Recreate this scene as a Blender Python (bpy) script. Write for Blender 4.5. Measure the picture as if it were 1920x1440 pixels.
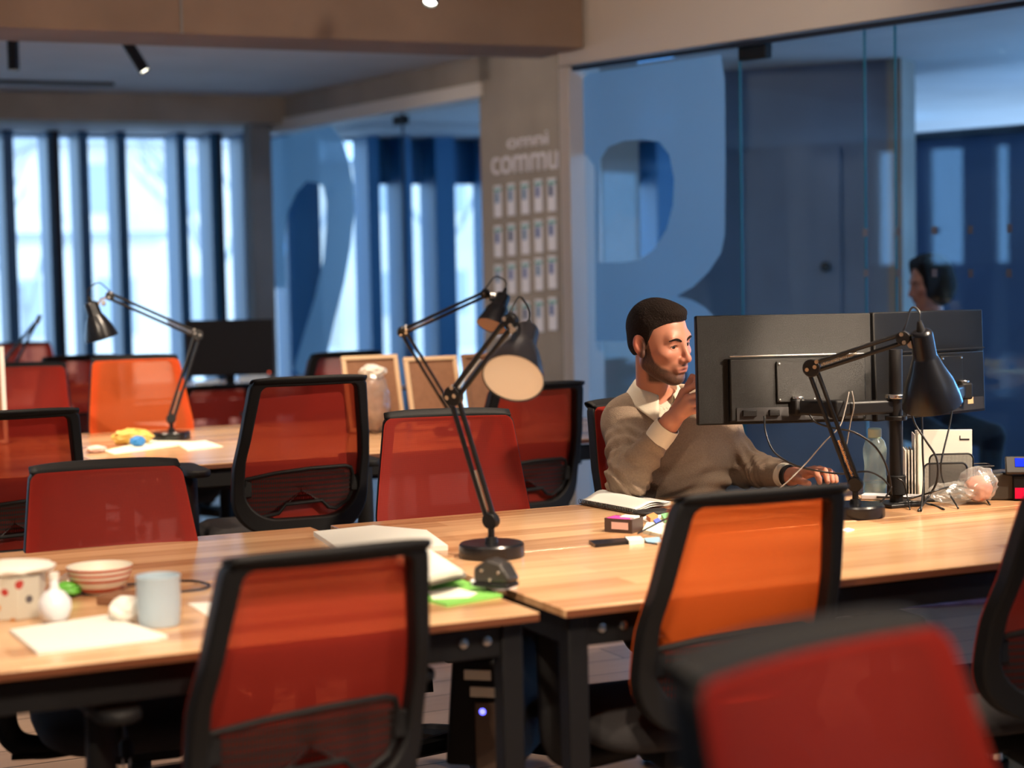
import bpy, bmesh, math, random
import numpy as np
from mathutils import Vector, Matrix, Euler
random.seed(7)
for o in list(bpy.data.objects): bpy.data.objects.remove(o, do_unlink=True)
SC = bpy.context.scene; COL = SC.collection
PI = math.pi
def R(a): return math.radians(a)

# ------------------------------------------------------------------ camera
FPX, EYE, YHOR, ROLL, AZ = 3400.0, 1.42, 500.0, 0.0205, R(64.9)
_p = math.atan((720-YHOR)/FPX)
_f = Vector((math.cos(AZ)*math.cos(_p), math.sin(AZ)*math.cos(_p), -math.sin(_p)))
_r0 = Vector((math.sin(AZ), -math.cos(AZ), 0)); _u0 = _r0.cross(_f)
_u = _u0*math.cos(ROLL) + _r0*math.sin(ROLL); _r = _r0*math.cos(ROLL) - _u0*math.sin(ROLL)
CAMP = Vector((0, 0, EYE))
cd = bpy.data.cameras.new('camera'); cam = bpy.data.objects.new('camera', cd); COL.objects.link(cam)
cd.sensor_fit = 'HORIZONTAL'; cd.sensor_width = 36; cd.lens = FPX*36/1920; cd.clip_start = 0.05; cd.clip_end = 300
m = Matrix((( _r.x, _u.x, -_f.x, 0), (_r.y, _u.y, -_f.y, 0), (_r.z, _u.z, -_f.z, EYE), (0, 0, 0, 1)))
cam.matrix_world = m
cd.dof.use_dof = True; cd.dof.focus_distance = 5.15; cd.dof.aperture_fstop = 2.0
SC.camera = cam

# measuring helpers: the points of the room, taken from the survey of the photograph
def ray(x, y): return _f + _r*((x-960)/FPX) - _u*((y-720)/FPX)
def at(x, y, d): return CAMP + ray(x, y)*d            # at distance d from the camera plane
def on(x, y, z): v = ray(x, y); return CAMP + v*((z-EYE)/v.z)      # on the level z
def onY(x, y, Y): v = ray(x, y); return CAMP + v*(Y/v.y)
def onplane(x, y, P, n): v = ray(x, y); return CAMP + v*((P-CAMP).dot(n)/v.dot(n))

# ------------------------------------------------------------------ light
SC.view_settings.view_transform = 'Standard'; SC.view_settings.look = 'None'
SC.view_settings.exposure = 0.0; SC.view_settings.gamma = 1.0; SC.view_settings.use_curve_mapping = False
W = bpy.data.worlds.new('sky'); SC.world = W; W.use_nodes = True
bg = W.node_tree.nodes['Background']; bg.inputs[0].default_value = (0.46, 0.70, 1.0, 1); bg.inputs[1].default_value = 4.4

def spot(pos, target, power, angle=60, blend=0.6, col=(1.0, 0.81, 0.61), rad=0.04):
    l = bpy.data.lights.new('spot_light', 'SPOT'); l.energy = power; l.color = col; l.spot_size = R(angle); l.spot_blend = blend; l.shadow_soft_size = rad
    o = bpy.data.objects.new('spot_light', l); COL.objects.link(o); o.location = pos
    o.rotation_euler = (Vector(target)-Vector(pos)).to_track_quat('-Z', 'Y').to_euler(); return o
def area(pos, target, power, sx, sy, col):
    l = bpy.data.lights.new('area_light', 'AREA'); l.shape = 'RECTANGLE'; l.size = sx; l.size_y = sy; l.energy = power; l.color = col
    o = bpy.data.objects.new('area_light', l); COL.objects.link(o); o.location = pos
    o.rotation_euler = (Vector(target)-Vector(pos)).to_track_quat('-Z', 'Y').to_euler(); return o
WARM = (1.0, 0.66, 0.38)
# unseen track spotlights of the hall, some added to brighten single areas: (lamp position, aimed at, watts, cone)
SPOTS = [((2.3, 3.0, 2.7), (2.15, 3.55, .74), 330, 44),
         ((3.9, 2.6, 2.7), (2.75, 4.5, 1.0), 620, 44),
         ((1.2, 2.2, 2.7), (1.25, 3.4, .74), 125, 60),
         ((0.2, 3.2, 2.7), (0.75, 3.7, .74), 105, 55),
         ((2.3, 6.4, 2.7), (2.3, 7.3, .74), 200, 70),
         ((3.6, 3.4, 2.7), (3.3, 3.9, .74), 190, 50),
         ((1.0, 7.4, 2.7), (1.4, 7.6, .74), 220, 60),
         ((2.6, 0.9, 2.7), (1.6, 1.7, .8), 150, 70),
         ((0.6, 5.2, 2.7), (1.0, 6.6, .8), 130, 75),
         ((2.6, 5.0, 2.7), (3.6, 8.2, 2.6), 95, 110),
         ((1.0, 10.6, 2.7), (2.4, 10.6, .8), 120, 90),
         ((2.9, 9.3, 2.7), (4.9, 10.0, 1.6), 60, 85),  # added lamp, lifts the dim pier
         ((3.1, 9.05, 2.7), (3.4, 13.6, 2.2), 55, 90),  # added lamp, lifts the far beam and corner post
         ((0.3, 5.2, 2.7), (0.4, 5.4, 0), 150, 80),  # added lamp, brightens the floor of the left aisle
         ((2.4, 5.3, 2.7), (2.3, 5.6, 0), 130, 70),  # added lamp, brightens the floor of the middle aisle
         ((0.9, 1.3, 2.7), (1.15, 2.2, .9), 260, 60),
         ((3.05, 1.7, 2.7), (at(1550, 628, 5.03).x, at(1550, 628, 5.03).y, at(1550, 628, 5.03).z), 3000, 8),
         ((0.2, 1.1, 2.7), (1.25, 2.95, .72), 190, 50),  # lamp put in to brighten the back of the nearest chair
         ((4.2, 1.4, 2.7), (3.6, 2.6, .8), 90, 90)]
for p_, t_, w_, a_ in SPOTS: spot(p_, t_, w_, a_)

# ------------------------------------------------------------------ materials
def NT(name):
    mt = bpy.data.materials.new(name); mt.use_nodes = True; return mt, mt.node_tree.nodes, mt.node_tree.links
def plain(name, col, rough=.5, metal=0, noise=0, nscale=8, bump=0, bscale=60, sub=0, emit=None, estr=0, coat=0):
    mt, N, L = NT(name); b = N['Principled BSDF']
    b.inputs['Base Color'].default_value = (*col, 1); b.inputs['Roughness'].default_value = rough; b.inputs['Metallic'].default_value = metal
    if coat: b.inputs['Coat Weight'].default_value = coat
    if sub: b.inputs['Subsurface Weight'].default_value = sub; b.inputs['Subsurface Radius'].default_value = (.02, .008, .004); b.inputs['Subsurface Scale'].default_value = .5
    if emit: b.inputs['Emission Color'].default_value = (*emit, 1); b.inputs['Emission Strength'].default_value = estr
    if noise or bump:
        tc = N.new('ShaderNodeTexCoord')
    if noise:
        n = N.new('ShaderNodeTexNoise'); n.inputs['Scale'].default_value = nscale; n.inputs['Detail'].default_value = 6; L.new(tc.outputs['Object'], n.inputs['Vector'])
        cr = N.new('ShaderNodeValToRGB'); cr.color_ramp.elements[0].position = .3; cr.color_ramp.elements[1].position = .7
        cr.color_ramp.elements[0].color = (*[c*(1-noise) for c in col], 1); cr.color_ramp.elements[1].color = (*[min(1, c*(1+noise)) for c in col], 1)
        L.new(n.outputs['Fac'], cr.inputs['Fac']); L.new(cr.outputs['Color'], b.inputs['Base Color'])
    if bump:
        n2 = N.new('ShaderNodeTexNoise'); n2.inputs['Scale'].default_value = bscale; n2.inputs['Detail'].default_value = 4; L.new(tc.outputs['Object'], n2.inputs['Vector'])
        bp = N.new('ShaderNodeBump'); bp.inputs['Strength'].default_value = bump; bp.inputs['Distance'].default_value = .01
        L.new(n2.outputs['Fac'], bp.inputs['Height']); L.new(bp.outputs['Normal'], b.inputs['Normal'])
    return mt
def wood(name, c1, c2, plank=.075, length=1.1, rough=.32, streak=.35, gap=0):
    mt, N, L = NT(name); b = N['Principled BSDF']; b.inputs['Roughness'].default_value = rough
    tc = N.new('ShaderNodeTexCoord'); br = N.new('ShaderNodeTexBrick'); L.new(tc.outputs['Object'], br.inputs['Vector'])
    br.inputs['Scale'].default_value = 1; br.inputs['Brick Width'].default_value = length; br.inputs['Row Height'].default_value = plank; br.inputs['Mortar Size'].default_value = gap
    br.inputs['Mortar Smooth'].default_value = .3; br.offset = .37; br.inputs['Color1'].default_value = (0, 0, 0, 1); br.inputs['Color2'].default_value = (1, 1, 1, 1); br.inputs['Mortar'].default_value = (0, 0, 0, 1)
    mp = N.new('ShaderNodeMapping'); mp.inputs['Scale'].default_value = (1.3, 22, 22); L.new(tc.outputs['Object'], mp.inputs['Vector'])
    n = N.new('ShaderNodeTexNoise'); n.inputs['Scale'].default_value = 1.6; n.inputs['Detail'].default_value = 7; n.inputs['Roughness'].default_value = .6; n.inputs['Distortion'].default_value = .6; L.new(mp.outputs['Vector'], n.inputs['Vector'])
    mx = N.new('ShaderNodeMix'); mx.data_type = 'FLOAT'; mx.inputs['Factor'].default_value = streak; L.new(br.outputs['Color'], mx.inputs[2]); L.new(n.outputs['Fac'], mx.inputs[3])
    cr = N.new('ShaderNodeValToRGB'); cr.color_ramp.elements[0].position = .12; cr.color_ramp.elements[1].position = .8
    cr.color_ramp.elements[0].color = (*c1, 1); cr.color_ramp.elements[1].color = (*c2, 1); L.new(mx.outputs[0], cr.inputs['Fac'])
    if gap:
        mg = N.new('ShaderNodeMix'); mg.data_type = 'RGBA'; L.new(br.outputs['Fac'], mg.inputs['Factor']); L.new(cr.outputs['Color'], mg.inputs[6]); mg.inputs[7].default_value = (.03, .02, .015, 1)
        L.new(mg.outputs[2], b.inputs['Base Color'])
    else: L.new(cr.outputs['Color'], b.inputs['Base Color'])
    return mt
def glass(name, tint=(.86, .93, .96), refl=1.0):
    mt, N, L = NT(name); N.remove(N['Principled BSDF']); out = N['Material Output']
    t = N.new('ShaderNodeBsdfTransparent'); t.inputs[0].default_value = (*tint, 1)
    g = N.new('ShaderNodeBsdfGlossy'); g.inputs['Roughness'].default_value = .0; g.inputs['Color'].default_value = (refl*.42, refl*.66, refl*.88, 1)
    ge = N.new('ShaderNodeNewGeometry'); dt = N.new('ShaderNodeVectorMath'); dt.operation = 'DOT_PRODUCT'; L.new(ge.outputs['Normal'], dt.inputs[0]); L.new(ge.outputs['Incoming'], dt.inputs[1])
    a_ = N.new('ShaderNodeMath'); a_.operation = 'ABSOLUTE'; L.new(dt.outputs['Value'], a_.inputs[0])
    i_ = N.new('ShaderNodeMath'); i_.operation = 'SUBTRACT'; i_.inputs[0].default_value = 1; L.new(a_.outputs[0], i_.inputs[1])
    p_ = N.new('ShaderNodeMath'); p_.operation = 'POWER'; p_.inputs[1].default_value = 5; L.new(i_.outputs[0], p_.inputs[0])
    fr = N.new('ShaderNodeMath'); fr.operation = 'MULTIPLY_ADD'; fr.inputs[1].default_value = .93; fr.inputs[2].default_value = .045; L.new(p_.outputs[0], fr.inputs[0])
    mx = N.new('ShaderNodeMixShader'); L.new(fr.outputs[0], mx.inputs[0]); L.new(t.outputs[0], mx.inputs[1]); L.new(g.outputs[0], mx.inputs[2]); L.new(mx.outputs[0], out.inputs[0]); return mt
def translucent(name, col, trans=.25, ttint=(1, 1, 1), back=.5, rough=.5, holes=None, hscale=220, spec=.12):
    """cloth, film or paper: lets part of the light through; holes = share of open weave"""
    mt, N, L = NT(name); N.remove(N['Principled BSDF']); out = N['Material Output']
    d = N.new('ShaderNodeBsdfDiffuse'); d.inputs[0].default_value = (*col, 1)
    tl = N.new('ShaderNodeBsdfTranslucent'); tl.inputs[0].default_value = (*col, 1)
    m1 = N.new('ShaderNodeMixShader'); m1.inputs[0].default_value = back; L.new(d.outputs[0], m1.inputs[1]); L.new(tl.outputs[0], m1.inputs[2])
    gl = N.new('ShaderNodeBsdfGlossy'); gl.inputs['Roughness'].default_value = rough; gl.inputs['Color'].default_value = (spec*3, spec*3, spec*3, 1)
    ad = N.new('ShaderNodeMixShader'); ad.inputs[0].default_value = spec; L.new(m1.outputs[0], ad.inputs[1]); L.new(gl.outputs[0], ad.inputs[2])
    tr = N.new('ShaderNodeBsdfTransparent'); tr.inputs[0].default_value = (*ttint, 1)
    m2 = N.new('ShaderNodeMixShader'); m2.inputs[0].default_value = trans; L.new(ad.outputs[0], m2.inputs[1]); L.new(tr.outputs[0], m2.inputs[2])
    if holes:
        tc = N.new('ShaderNodeTexCoord'); sx = N.new('ShaderNodeSeparateXYZ'); L.new(tc.outputs['Object'], sx.inputs[0]); outs = []
        for ax in ('X', 'Z'):
            mu = N.new('ShaderNodeMath'); mu.operation = 'MULTIPLY'; mu.inputs[1].default_value = hscale*(1.0 if ax == 'X' else holes); L.new(sx.outputs[ax], mu.inputs[0])
            si = N.new('ShaderNodeMath'); si.operation = 'SINE'; L.new(mu.outputs[0], si.inputs[0]); outs.append(si)
        pr = N.new('ShaderNodeMath'); pr.operation = 'MULTIPLY'; L.new(outs[0].outputs[0], pr.inputs[0]); L.new(outs[1].outputs[0], pr.inputs[1])
        ab = N.new('ShaderNodeMath'); ab.operation = 'ABSOLUTE'; L.new(pr.outputs[0], ab.inputs[0])
        mr = N.new('ShaderNodeMapRange'); mr.inputs[1].default_value = .35; mr.inputs[2].default_value = .75; mr.inputs[3].default_value = trans*.45; mr.inputs[4].default_value = min(1, trans*2.4); L.new(ab.outputs[0], mr.inputs[0])
        L.new(mr.outputs[0], m2.inputs[0])
    L.new(m2.outputs[0], out.inputs[0]); return mt
M = {}
M['black'] = plain('black_plastic', (.006, .0055, .006), .6, bump=.15, bscale=400); M['black'].node_tree.nodes['Principled BSDF'].inputs['Specular IOR Level'].default_value = .25
M['matt_black'] = plain('matt_black', (.012, .010, .011), .65)
M['gloss_black'] = plain('gloss_black', (.006, .006, .008), .27)
M['black_metal'] = plain('black_metal', (.007, .0065, .007), .42); M['black_metal'].node_tree.nodes['Principled BSDF'].inputs['Specular IOR Level'].default_value = .3
M['chrome'] = plain('chrome', (.72, .70, .66), .22, metal=1)
M['brass'] = plain('brass', (.75, .52, .28), .25, metal=1)
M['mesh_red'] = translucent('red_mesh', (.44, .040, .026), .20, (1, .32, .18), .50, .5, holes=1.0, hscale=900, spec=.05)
M['mesh_red_lit'] = translucent('lit_red_mesh', (.74, .125, .022), .17, (1, .42, .2), .50, .5, holes=1.0, hscale=900, spec=.05)  # red mesh with warm lamp light put into its colour
M['lumbar'] = translucent('lumbar_net', (.012, .008, .008), .24, (1, .42, .38), .2, .5, holes=.45, hscale=450)
M['desk'] = wood('butcher_block', (.27, .105, .036), (.76, .48, .26), .085, 2.6, .21, .62)
M['desk_edge'] = wood('butcher_block_edge', (.07, .022, .010), (.13, .04, .016), .2, 3, .4, .5)
M['floor'] = wood('oak_planks', (.20, .125, .085), (.36, .25, .185), .19, 1.9, .38, .5, gap=.004)
M['concrete'] = plain('concrete', (.34, .29, .25), .8, noise=.14, nscale=2.2, bump=.3, bscale=18)
M['concrete_warm'] = plain('warm_concrete', (.30, .205, .15), .8, noise=.14, nscale=2.2, bump=.3, bscale=18)
M['concrete_dark'] = plain('raw_concrete', (.24, .235, .24), .85, noise=.12, nscale=2.0, bump=.3, bscale=20)
M['white_paint'] = plain('white_paint', (.72, .66, .61), .6)
M['ceiling_paint'] = plain('ceiling_plaster', (.56, .56, .58), .85, noise=.06, nscale=2)
M['blue_metal'] = plain('blue_window_metal', (.005, .105, .25), .45)
M['navy'] = plain('dark_window_seal', (.006, .012, .03), .6)
M['glass'] = glass('clear_glass', (.93, .965, .98))
M['edge_glass'] = plain('glass_edge', (.02, .20, .26), .2)
M['film'] = translucent('frosted_film', (.56, .70, .76), .20, (.75, .88, 1), .74, .4, spec=.05)
M['paper'] = plain('white_paper', (.74, .72, .66), .8)
M['pale_paper'] = plain('pale_green_paper', (.80, .82, .66), .8)
M['sage'] = plain('sage_plastic', (.42, .56, .46), .5)
# ------------------------------------------------------------------ mesh helpers
class MB:
    def __init__(s): s.v = []; s.f = []
    def add(s, V, F, M4=None):
        k = len(s.v)
        for q in V:
            q = Vector(q); s.v.append(tuple(M4 @ q if M4 is not None else q))
        s.f += [tuple(i+k for i in f) for f in F]; return s
    def box(s, c, d, M4=None):
        x, y, z = c; a, b, e = d[0]/2, d[1]/2, d[2]/2
        V = [(x+i*a, y+j*b, z+k*e) for i in (-1, 1) for j in (-1, 1) for k in (-1, 1)]
        return s.add(V, [(0, 1, 3, 2), (4, 6, 7, 5), (0, 4, 5, 1), (2, 3, 7, 6), (0, 2, 6, 4), (1, 5, 7, 3)], M4)
    def tube(s, pts, r, n=10, caps=True, flat=None):
        pts = [Vector(p) for p in pts]; m_ = len(pts); rr = r if isinstance(r, (list, tuple)) else [r]*m_
        V = []; prev = None
        for i, p in enumerate(pts):
            t = (pts[min(i+1, m_-1)]-pts[max(i-1, 0)]).normalized()
            if prev is None:
                a = Vector((0, 0, 1)) if abs(t.z) < .9 else Vector((1, 0, 0)); u = t.cross(a).normalized()
            else: u = (prev - t*prev.dot(t)).normalized()
            prev = u; w = t.cross(u)
            for k in range(n):
                th = 2*PI*k/n; V.append(p + (u*math.cos(th) + w*math.sin(th)*(flat or 1))*rr[i])
        F = [(i*n+k, i*n+(k+1) % n, (i+1)*n+(k+1) % n, (i+1)*n+k) for i in range(m_-1) for k in range(n)]
        if caps: F += [tuple(range(n))[::-1], tuple((m_-1)*n+k for k in range(n))]
        return s.add(V, F)
    def lathe(s, prof, n=32, M4=None, close=False):
        V = []; F = []
        for (r_, z_) in prof:
            for k in range(n): V.append((r_*math.cos(2*PI*k/n), r_*math.sin(2*PI*k/n), z_))
        q = len(prof)
        for i in range(q-1 + (1 if close else 0)):
            j = (i+1) % q
            for k in range(n): F.append((i*n+k, i*n+(k+1) % n, j*n+(k+1) % n, j*n+k))
        if not close:
            if prof[0][0] > 1e-6: F.append(tuple(range(n))[::-1])
            if prof[-1][0] > 1e-6: F.append(tuple((q-1)*n+k for k in range(n)))
        return s.add(V, F, M4)
    def cyl(s, a, b, r, n=20):
        return s.tube([a, b], r, n)
    def prism(s, poly, z0, z1, M4=None):
        n = len(poly); V = [(x, y, z0) for x, y in poly] + [(x, y, z1) for x, y in poly]
        return s.add(V, [tuple(range(n))[::-1], tuple(range(n, 2*n))] + [(i, (i+1) % n, n+(i+1) % n, n+i) for i in range(n)], M4)
    def grid(s, fn, nu, nv, thick=0):
        V = [fn(i/nu, j/nv) for i in range(nu+1) for j in range(nv+1)]
        F = [(i*(nv+1)+j, (i+1)*(nv+1)+j, (i+1)*(nv+1)+j+1, i*(nv+1)+j+1) for i in range(nu) for j in range(nv)]
        return s.add(V, F)
    def build(s, name, mat, parent=None, bevel=0, smooth=35, sub=0, solid=0, loc=None, seg=2, normals=True):
        me = bpy.data.meshes.new(name); me.from_pydata(s.v, [], s.f); me.validate(); me.update()
        if normals:
            bm = bmesh.new(); bm.from_mesh(me); bmesh.ops.remove_doubles(bm, verts=bm.verts, dist=1e-6); bmesh.ops.recalc_face_normals(bm, faces=bm.faces); bm.to_mesh(me); bm.free()
        me.materials.append(mat if not isinstance(mat, str) else M[mat])
        if smooth:
            me.polygons.foreach_set('use_smooth', [True]*len(me.polygons))
            if smooth < 180: me.set_sharp_from_angle(angle=R(smooth))
        o = bpy.data.objects.new(name, me); COL.objects.link(o)
        if loc is not None: o.location = loc
        if parent is not None: o.parent = parent
        if solid: md = o.modifiers.new('s', 'SOLIDIFY'); md.thickness = solid; md.offset = 0
        if bevel: md = o.modifiers.new('b', 'BEVEL'); md.width = bevel; md.segments = seg; md.limit_method = 'ANGLE'; md.harden_normals = False
        if sub: md = o.modifiers.new('u', 'SUBSURF'); md.levels = sub; md.render_levels = sub
        return o
def tag(o, label=None, cat=None, group=None, kind=None):
    if label: o['label'] = label
    if cat: o['category'] = cat
    if group: o['group'] = group
    if kind: o['kind'] = kind
    return o
def struct(o): o['kind'] = 'structure'; return o
def thing(name, label, cat, loc=(0, 0, 0), rz=0, group=None):
    o = bpy.data.objects.new(name, None); o.empty_display_size = .05; COL.objects.link(o); o.location = loc; o.rotation_euler = (0, 0, rz); return tag(o, label, cat, group)
def kids(o): return [c for c in bpy.data.objects if c.parent == o]
def copy_tree(o, parent=None):
    c = o.copy(); COL.objects.link(c)
    if parent is not None: c.parent = parent
    for k in kids(o): copy_tree(k, c)
    return c
def arc(cx, cy, r, a0, a1, n=6): return [(cx+r*math.cos(R(a0+(a1-a0)*i/n)), cy+r*math.sin(R(a0+(a1-a0)*i/n))) for i in range(n+1)]
def spline(P, n=8):
    P = [Vector(p) for p in P]; Q = [P[0]*2-P[1]] + P + [P[-1]*2-P[-2]]; out = []
    for i in range(1, len(Q)-2):
        for k in range(n):
            t = k/n; a, b, c, d = Q[i-1], Q[i], Q[i+1], Q[i+2]
            out.append(.5*((2*b)+(c-a)*t+(2*a-5*b+4*c-d)*t*t+(3*b-a-3*c+d)*t**3))
    return out+[P[-1]]
M['slate'] = plain('blue_grey_plaster', (.20, .26, .38), .85, noise=.10, nscale=2, bump=.2, bscale=30)
# ================================================================== the setting
HG = 2.437                      # top of the near glass
CZ = 2.77                       # ceiling
nw0 = on(1055, 126, HG); nw1 = on(1910, 0, HG)
wd = Vector((nw1.x-nw0.x, nw1.y-nw0.y, 0)).normalized()         # along the near glass wall, towards the camera
wn = Vector((wd.y, -wd.x, 0));  wn = wn if wn.x < 0 else -wn      # into the hall
def wallframe(P, d):            # local x along the wall, y = outward from the hall, z up
    n = Vector((-d.y, d.x, 0)); n = n if n.x > 0 else -n
    return Matrix(((d.x, n.x, 0, P.x), (d.y, n.y, 0, P.y), (0, 0, 1, 0), (0, 0, 0, 1)))
NW = wallframe(Vector((nw0.x, nw0.y, 0)), wd)
fw0 = on(505, 250, 2.51); fw1 = on(900, 182, 2.51)
fd = Vector((fw1.x-fw0.x, fw1.y-fw0.y, 0)).normalized()
FW = wallframe(Vector((fw0.x, fw0.y, 0)), fd); FL = (fw1-fw0).length
# floor, ceilings
o = MB().box((2, 4.5, -.05), (17, 24, .1)).build('floor', 'floor'); struct(o)
o = MB().box((-.5, 5.2, CZ+.1), (13.4, 19.6, .2)).build('ceiling', 'ceiling_paint'); struct(o)
# near concrete beam, with a board joint
by0, by1 = 8.18, 8.66
o = MB().box((-.85, (by0+by1)/2, (2.51+CZ)/2), (10.24, by1-by0, CZ-2.51)).build('beam_near', 'concrete_warm', bevel=.006); struct(o)
jx = onY(340, 40, by0-.001).x
o = MB().box((jx, by0-.002, (2.51+CZ)/2), (.012, .008, CZ-2.51)).build('trim_1', 'concrete_dark'); struct(o)
# far concrete beam and soffit in front of the windows
o = MB().box((-.8, 13.72, (2.56+CZ+.06)/2), (10.6, .34, CZ+.06-2.56)).build('beam_far', 'concrete', bevel=.006); struct(o)
o = MB().box((1.5, 14.5, 2.60), (17, 1.3, .08)).build('ceiling_soffit', 'ceiling_paint'); struct(o)
# beam over the far glass wall with its white trim, and the corner post
o = MB().box((FL/2, .16, (2.60+CZ)/2), (FL+.3, .34, CZ-2.60), FW).build('beam_side', 'concrete', bevel=.006); struct(o)
o = MB().box((FL/2, .10, 2.555), (FL+.1, .26, .09), FW).build('trim_2', 'white_paint'); struct(o)
pc = onY(490, 400, 13.75)
o = MB().box((pc.x, pc.y+.05, 1.28), (.17, .20, 2.56)).build('column_corner', 'concrete_dark', bevel=.01); struct(o)
# sign column: wide pier between the two glass walls, face in line with the far glass
colL = 1.15
o = MB().box((FL+colL/2, .20, 1.4), (colL, .42, 2.78), FW).build('column_sign', 'concrete', bevel=.01); struct(o)
# near glass wall: bulkhead, end post, floor rail
LN = 13.5
b = MB(); b.box((LN/2-.02, .12, (HG+CZ)/2+.003), (LN, .26, CZ-HG-.005), NW); o = b.build('wall_right', 'white_paint'); struct(o)
b = MB(); b.box((.015, .10, HG/2), (.075, .22, HG-.002), NW); o = b.build('trim_3', 'white_paint', bevel=.004); struct(o)
b = MB(); b.box((LN/2, .10, .04), (LN, .06, .08), NW); o = b.build('baseboard_right', 'blue_metal'); struct(o)
b = MB(); b.box((LN/2, .03, HG-.012), (LN-.1, .03, .02), NW); o = b.build('trim_4', 'navy'); struct(o)
# near panes: split where the photo shows glass edges
def alongNW(px_, py_): P = onplane(px_, py_, nw0, wn); return (Vector((P.x, P.y, 0))-Vector((nw0.x, nw0.y, 0))).dot(wd)
e1, e2, e3 = alongNW(1362, 300), alongNW(1595, 300), alongNW(1652, 300)
segs = [(.055, e1-.006), (e1+.006, e2-.004), (e2+.004, e3+1.6), (e3+1.61, LN-.2)]
for k, (a, b_) in enumerate(segs):
    o = MB().box(((a+b_)/2, .10, HG/2+.03), (b_-a, .012, HG-.09), NW).build('window_%d' % (k+1), 'glass'); struct(o)
for k, e in enumerate((e1, e2, e3)):
    o = MB().box((e, .10, HG/2+.03), (.004, .013, HG-.09), NW).build('trim_%d' % (k+5), 'edge_glass'); struct(o)
# door patch fitting
o = MB().box((e1+.10, .095, HG-.045), (.17, .05, .07), NW).build('door_1', 'black_metal', bevel=.004); struct(o)
# the far glass
for k, (a, b_) in enumerate([(.02, FL*.62), (FL*.62+.01, FL-.02)]):
    o = MB().box(((a+b_)/2, .10, 1.28), (b_-a, .012, 2.46), FW).build('window_%d' % (k+5), 'glass'); struct(o)
o = MB().box((FL*.62+.005, .10, 1.28), (.010, .014, 2.46), FW).build('trim_8', 'navy'); struct(o)
o = MB().box((FL*.62, .09, 2.46), (.16, .04, .06), FW).build('trim_9', 'black_metal'); struct(o)
# ---- frosted letters stuck on the glass (film, hall side of the panes)
def film(name, label, polys, fn, hole=None):
    """outline in photo px projected on the glass plane"""
    bm = bmesh.new(); mats = []
    def loop(pl):
        vs = [bm.verts.new(fn(x, y)) for x, y in pl]; return [bm.edges.new((vs[i], vs[(i+1) % len(vs)])) for i in range(len(vs))]
    E = []
    for pl in polys: E += loop(pl)
    bmesh.ops.triangle_fill(bm, use_beauty=True, use_dissolve=False, edges=E)
    me = bpy.data.meshes.new(name); bm.to_mesh(me); bm.free(); me.materials.append(M['film'])
    o = bpy.data.objects.new(name, me); COL.objects.link(o); md = o.modifiers.new('s', 'SOLIDIFY'); md.thickness = .0015; md.offset = 0
    return tag(o, label, 'window film', kind=None)
ngP = Vector((nw0.x, nw0.y, 0)) - wn*.092
def nfn(x, y): return onplane(x, y, ngP, wn)
outer = [(1076, 300), (1080, 162), (1104, 137), (1352, 102)] + [(1359, 150), (1360, 300), (1359, 440), (1352, 474), (1330, 508), (1300, 538), (1269, 555), (1296, 562), (1322, 576), (1345, 600), (1357, 625), (1360, 690), (1358, 760), (1300, 760), (1286, 690), (1272, 655), (1250, 641), (1200, 640), (1117, 640), (1115, 310), (1100, 290)]
hole = [(1125, 300), (1140, 276), (1170, 264), (1205, 262), (1236, 266), (1255, 290), (1264, 335), (1262, 385), (1250, 430), (1228, 468), (1198, 488), (1160, 493), (1122, 492)]
film('frosted_letter', 'large frosted letter R on the near glass behind the seated man', [outer, hole], nfn)
fnn = Vector((-fd.y, fd.x, 0)); fnn = fnn if fnn.x < 0 else -fnn
fgP = Vector((fw0.x, fw0.y, 0)) - fnn*.092
def ffn(x, y): return onplane(x, y, fgP, fnn)
outer2 = [(506, 262), (620, 236), (642, 262), (654, 300), (662, 345), (664, 400), (658, 460), (646, 530), (628, 600), (606, 700), (560, 705), (552, 690), (566, 640), (590, 560), (606, 490), (611, 430), (612, 380), (606, 350), (596, 343), (575, 340), (556, 360), (540, 395), (534, 440), (536, 540), (512, 540), (509, 400)]
film('frosted_letter', 'large frosted curved letter on the far glass wall beside the corner post', [outer2], ffn)
M['sticker'] = plain('grey_sticker', (.20, .22, .30), .7)
# small privacy dots on the right hand near pane
for k, (x, y) in enumerate([(1622, 436), (1685, 434), (1752, 432), (1820, 431), (1893, 428), (1624, 512), (1685, 512), (1752, 512), (1820, 513), (1892, 512)]):
    P = nfn(x, y); o = MB().box((0, 0, 0), (.026, .002, .034), Matrix.Translation(P) @ NW.to_3x3().to_4x4()).build('glass_sticker', 'sticker')
    tag(o, 'small pale square sticker on the right glass pane, %s row, %s' % (('upper', 'lower')[k//5], ('nearest the glass edge', 'second from the glass edge', 'middle of the row', 'second from the photo edge', 'nearest the photo edge')[k % 5]), 'sticker', 'privacy stickers on the right glass pane')
# ---- window wall: deep blue fins
WY = 14.95
def X_at(px_, y_, Y): return onY(px_, y_, Y).x
fins = [(-80, 20), (-25, 18), (30, 20), (115, 22), (170, 18), (241, 18), (353, 18), (420, 22), (468, 10)]
fx = []
for (px_, w_) in fins:
    x1 = X_at(px_, 400, 14.52); x0 = X_at(px_-w_, 400, 14.52); fx.append((x0, x1))
b = MB()
n_ = 0
def fin(x0, x1, z1=2.56, y0=14.52, y1=14.92):
    global n_
    n_ += 1; o = MB().box(((x0+x1)/2, (y0+y1)/2, z1/2), (x1-x0, y1-y0, z1)).build('window_%d' % (n_+10), 'blue_metal', bevel=.006); struct(o)
for k, (x0, x1) in enumerate(fx): fin(x0, x1)
o = MB().box(((X_at(104, 400, 14.5)+X_at(115, 400, 14.5))/2, 14.50, 1.28), (.05, .03, 2.55)).build('trim_10', 'navy'); struct(o)
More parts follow.
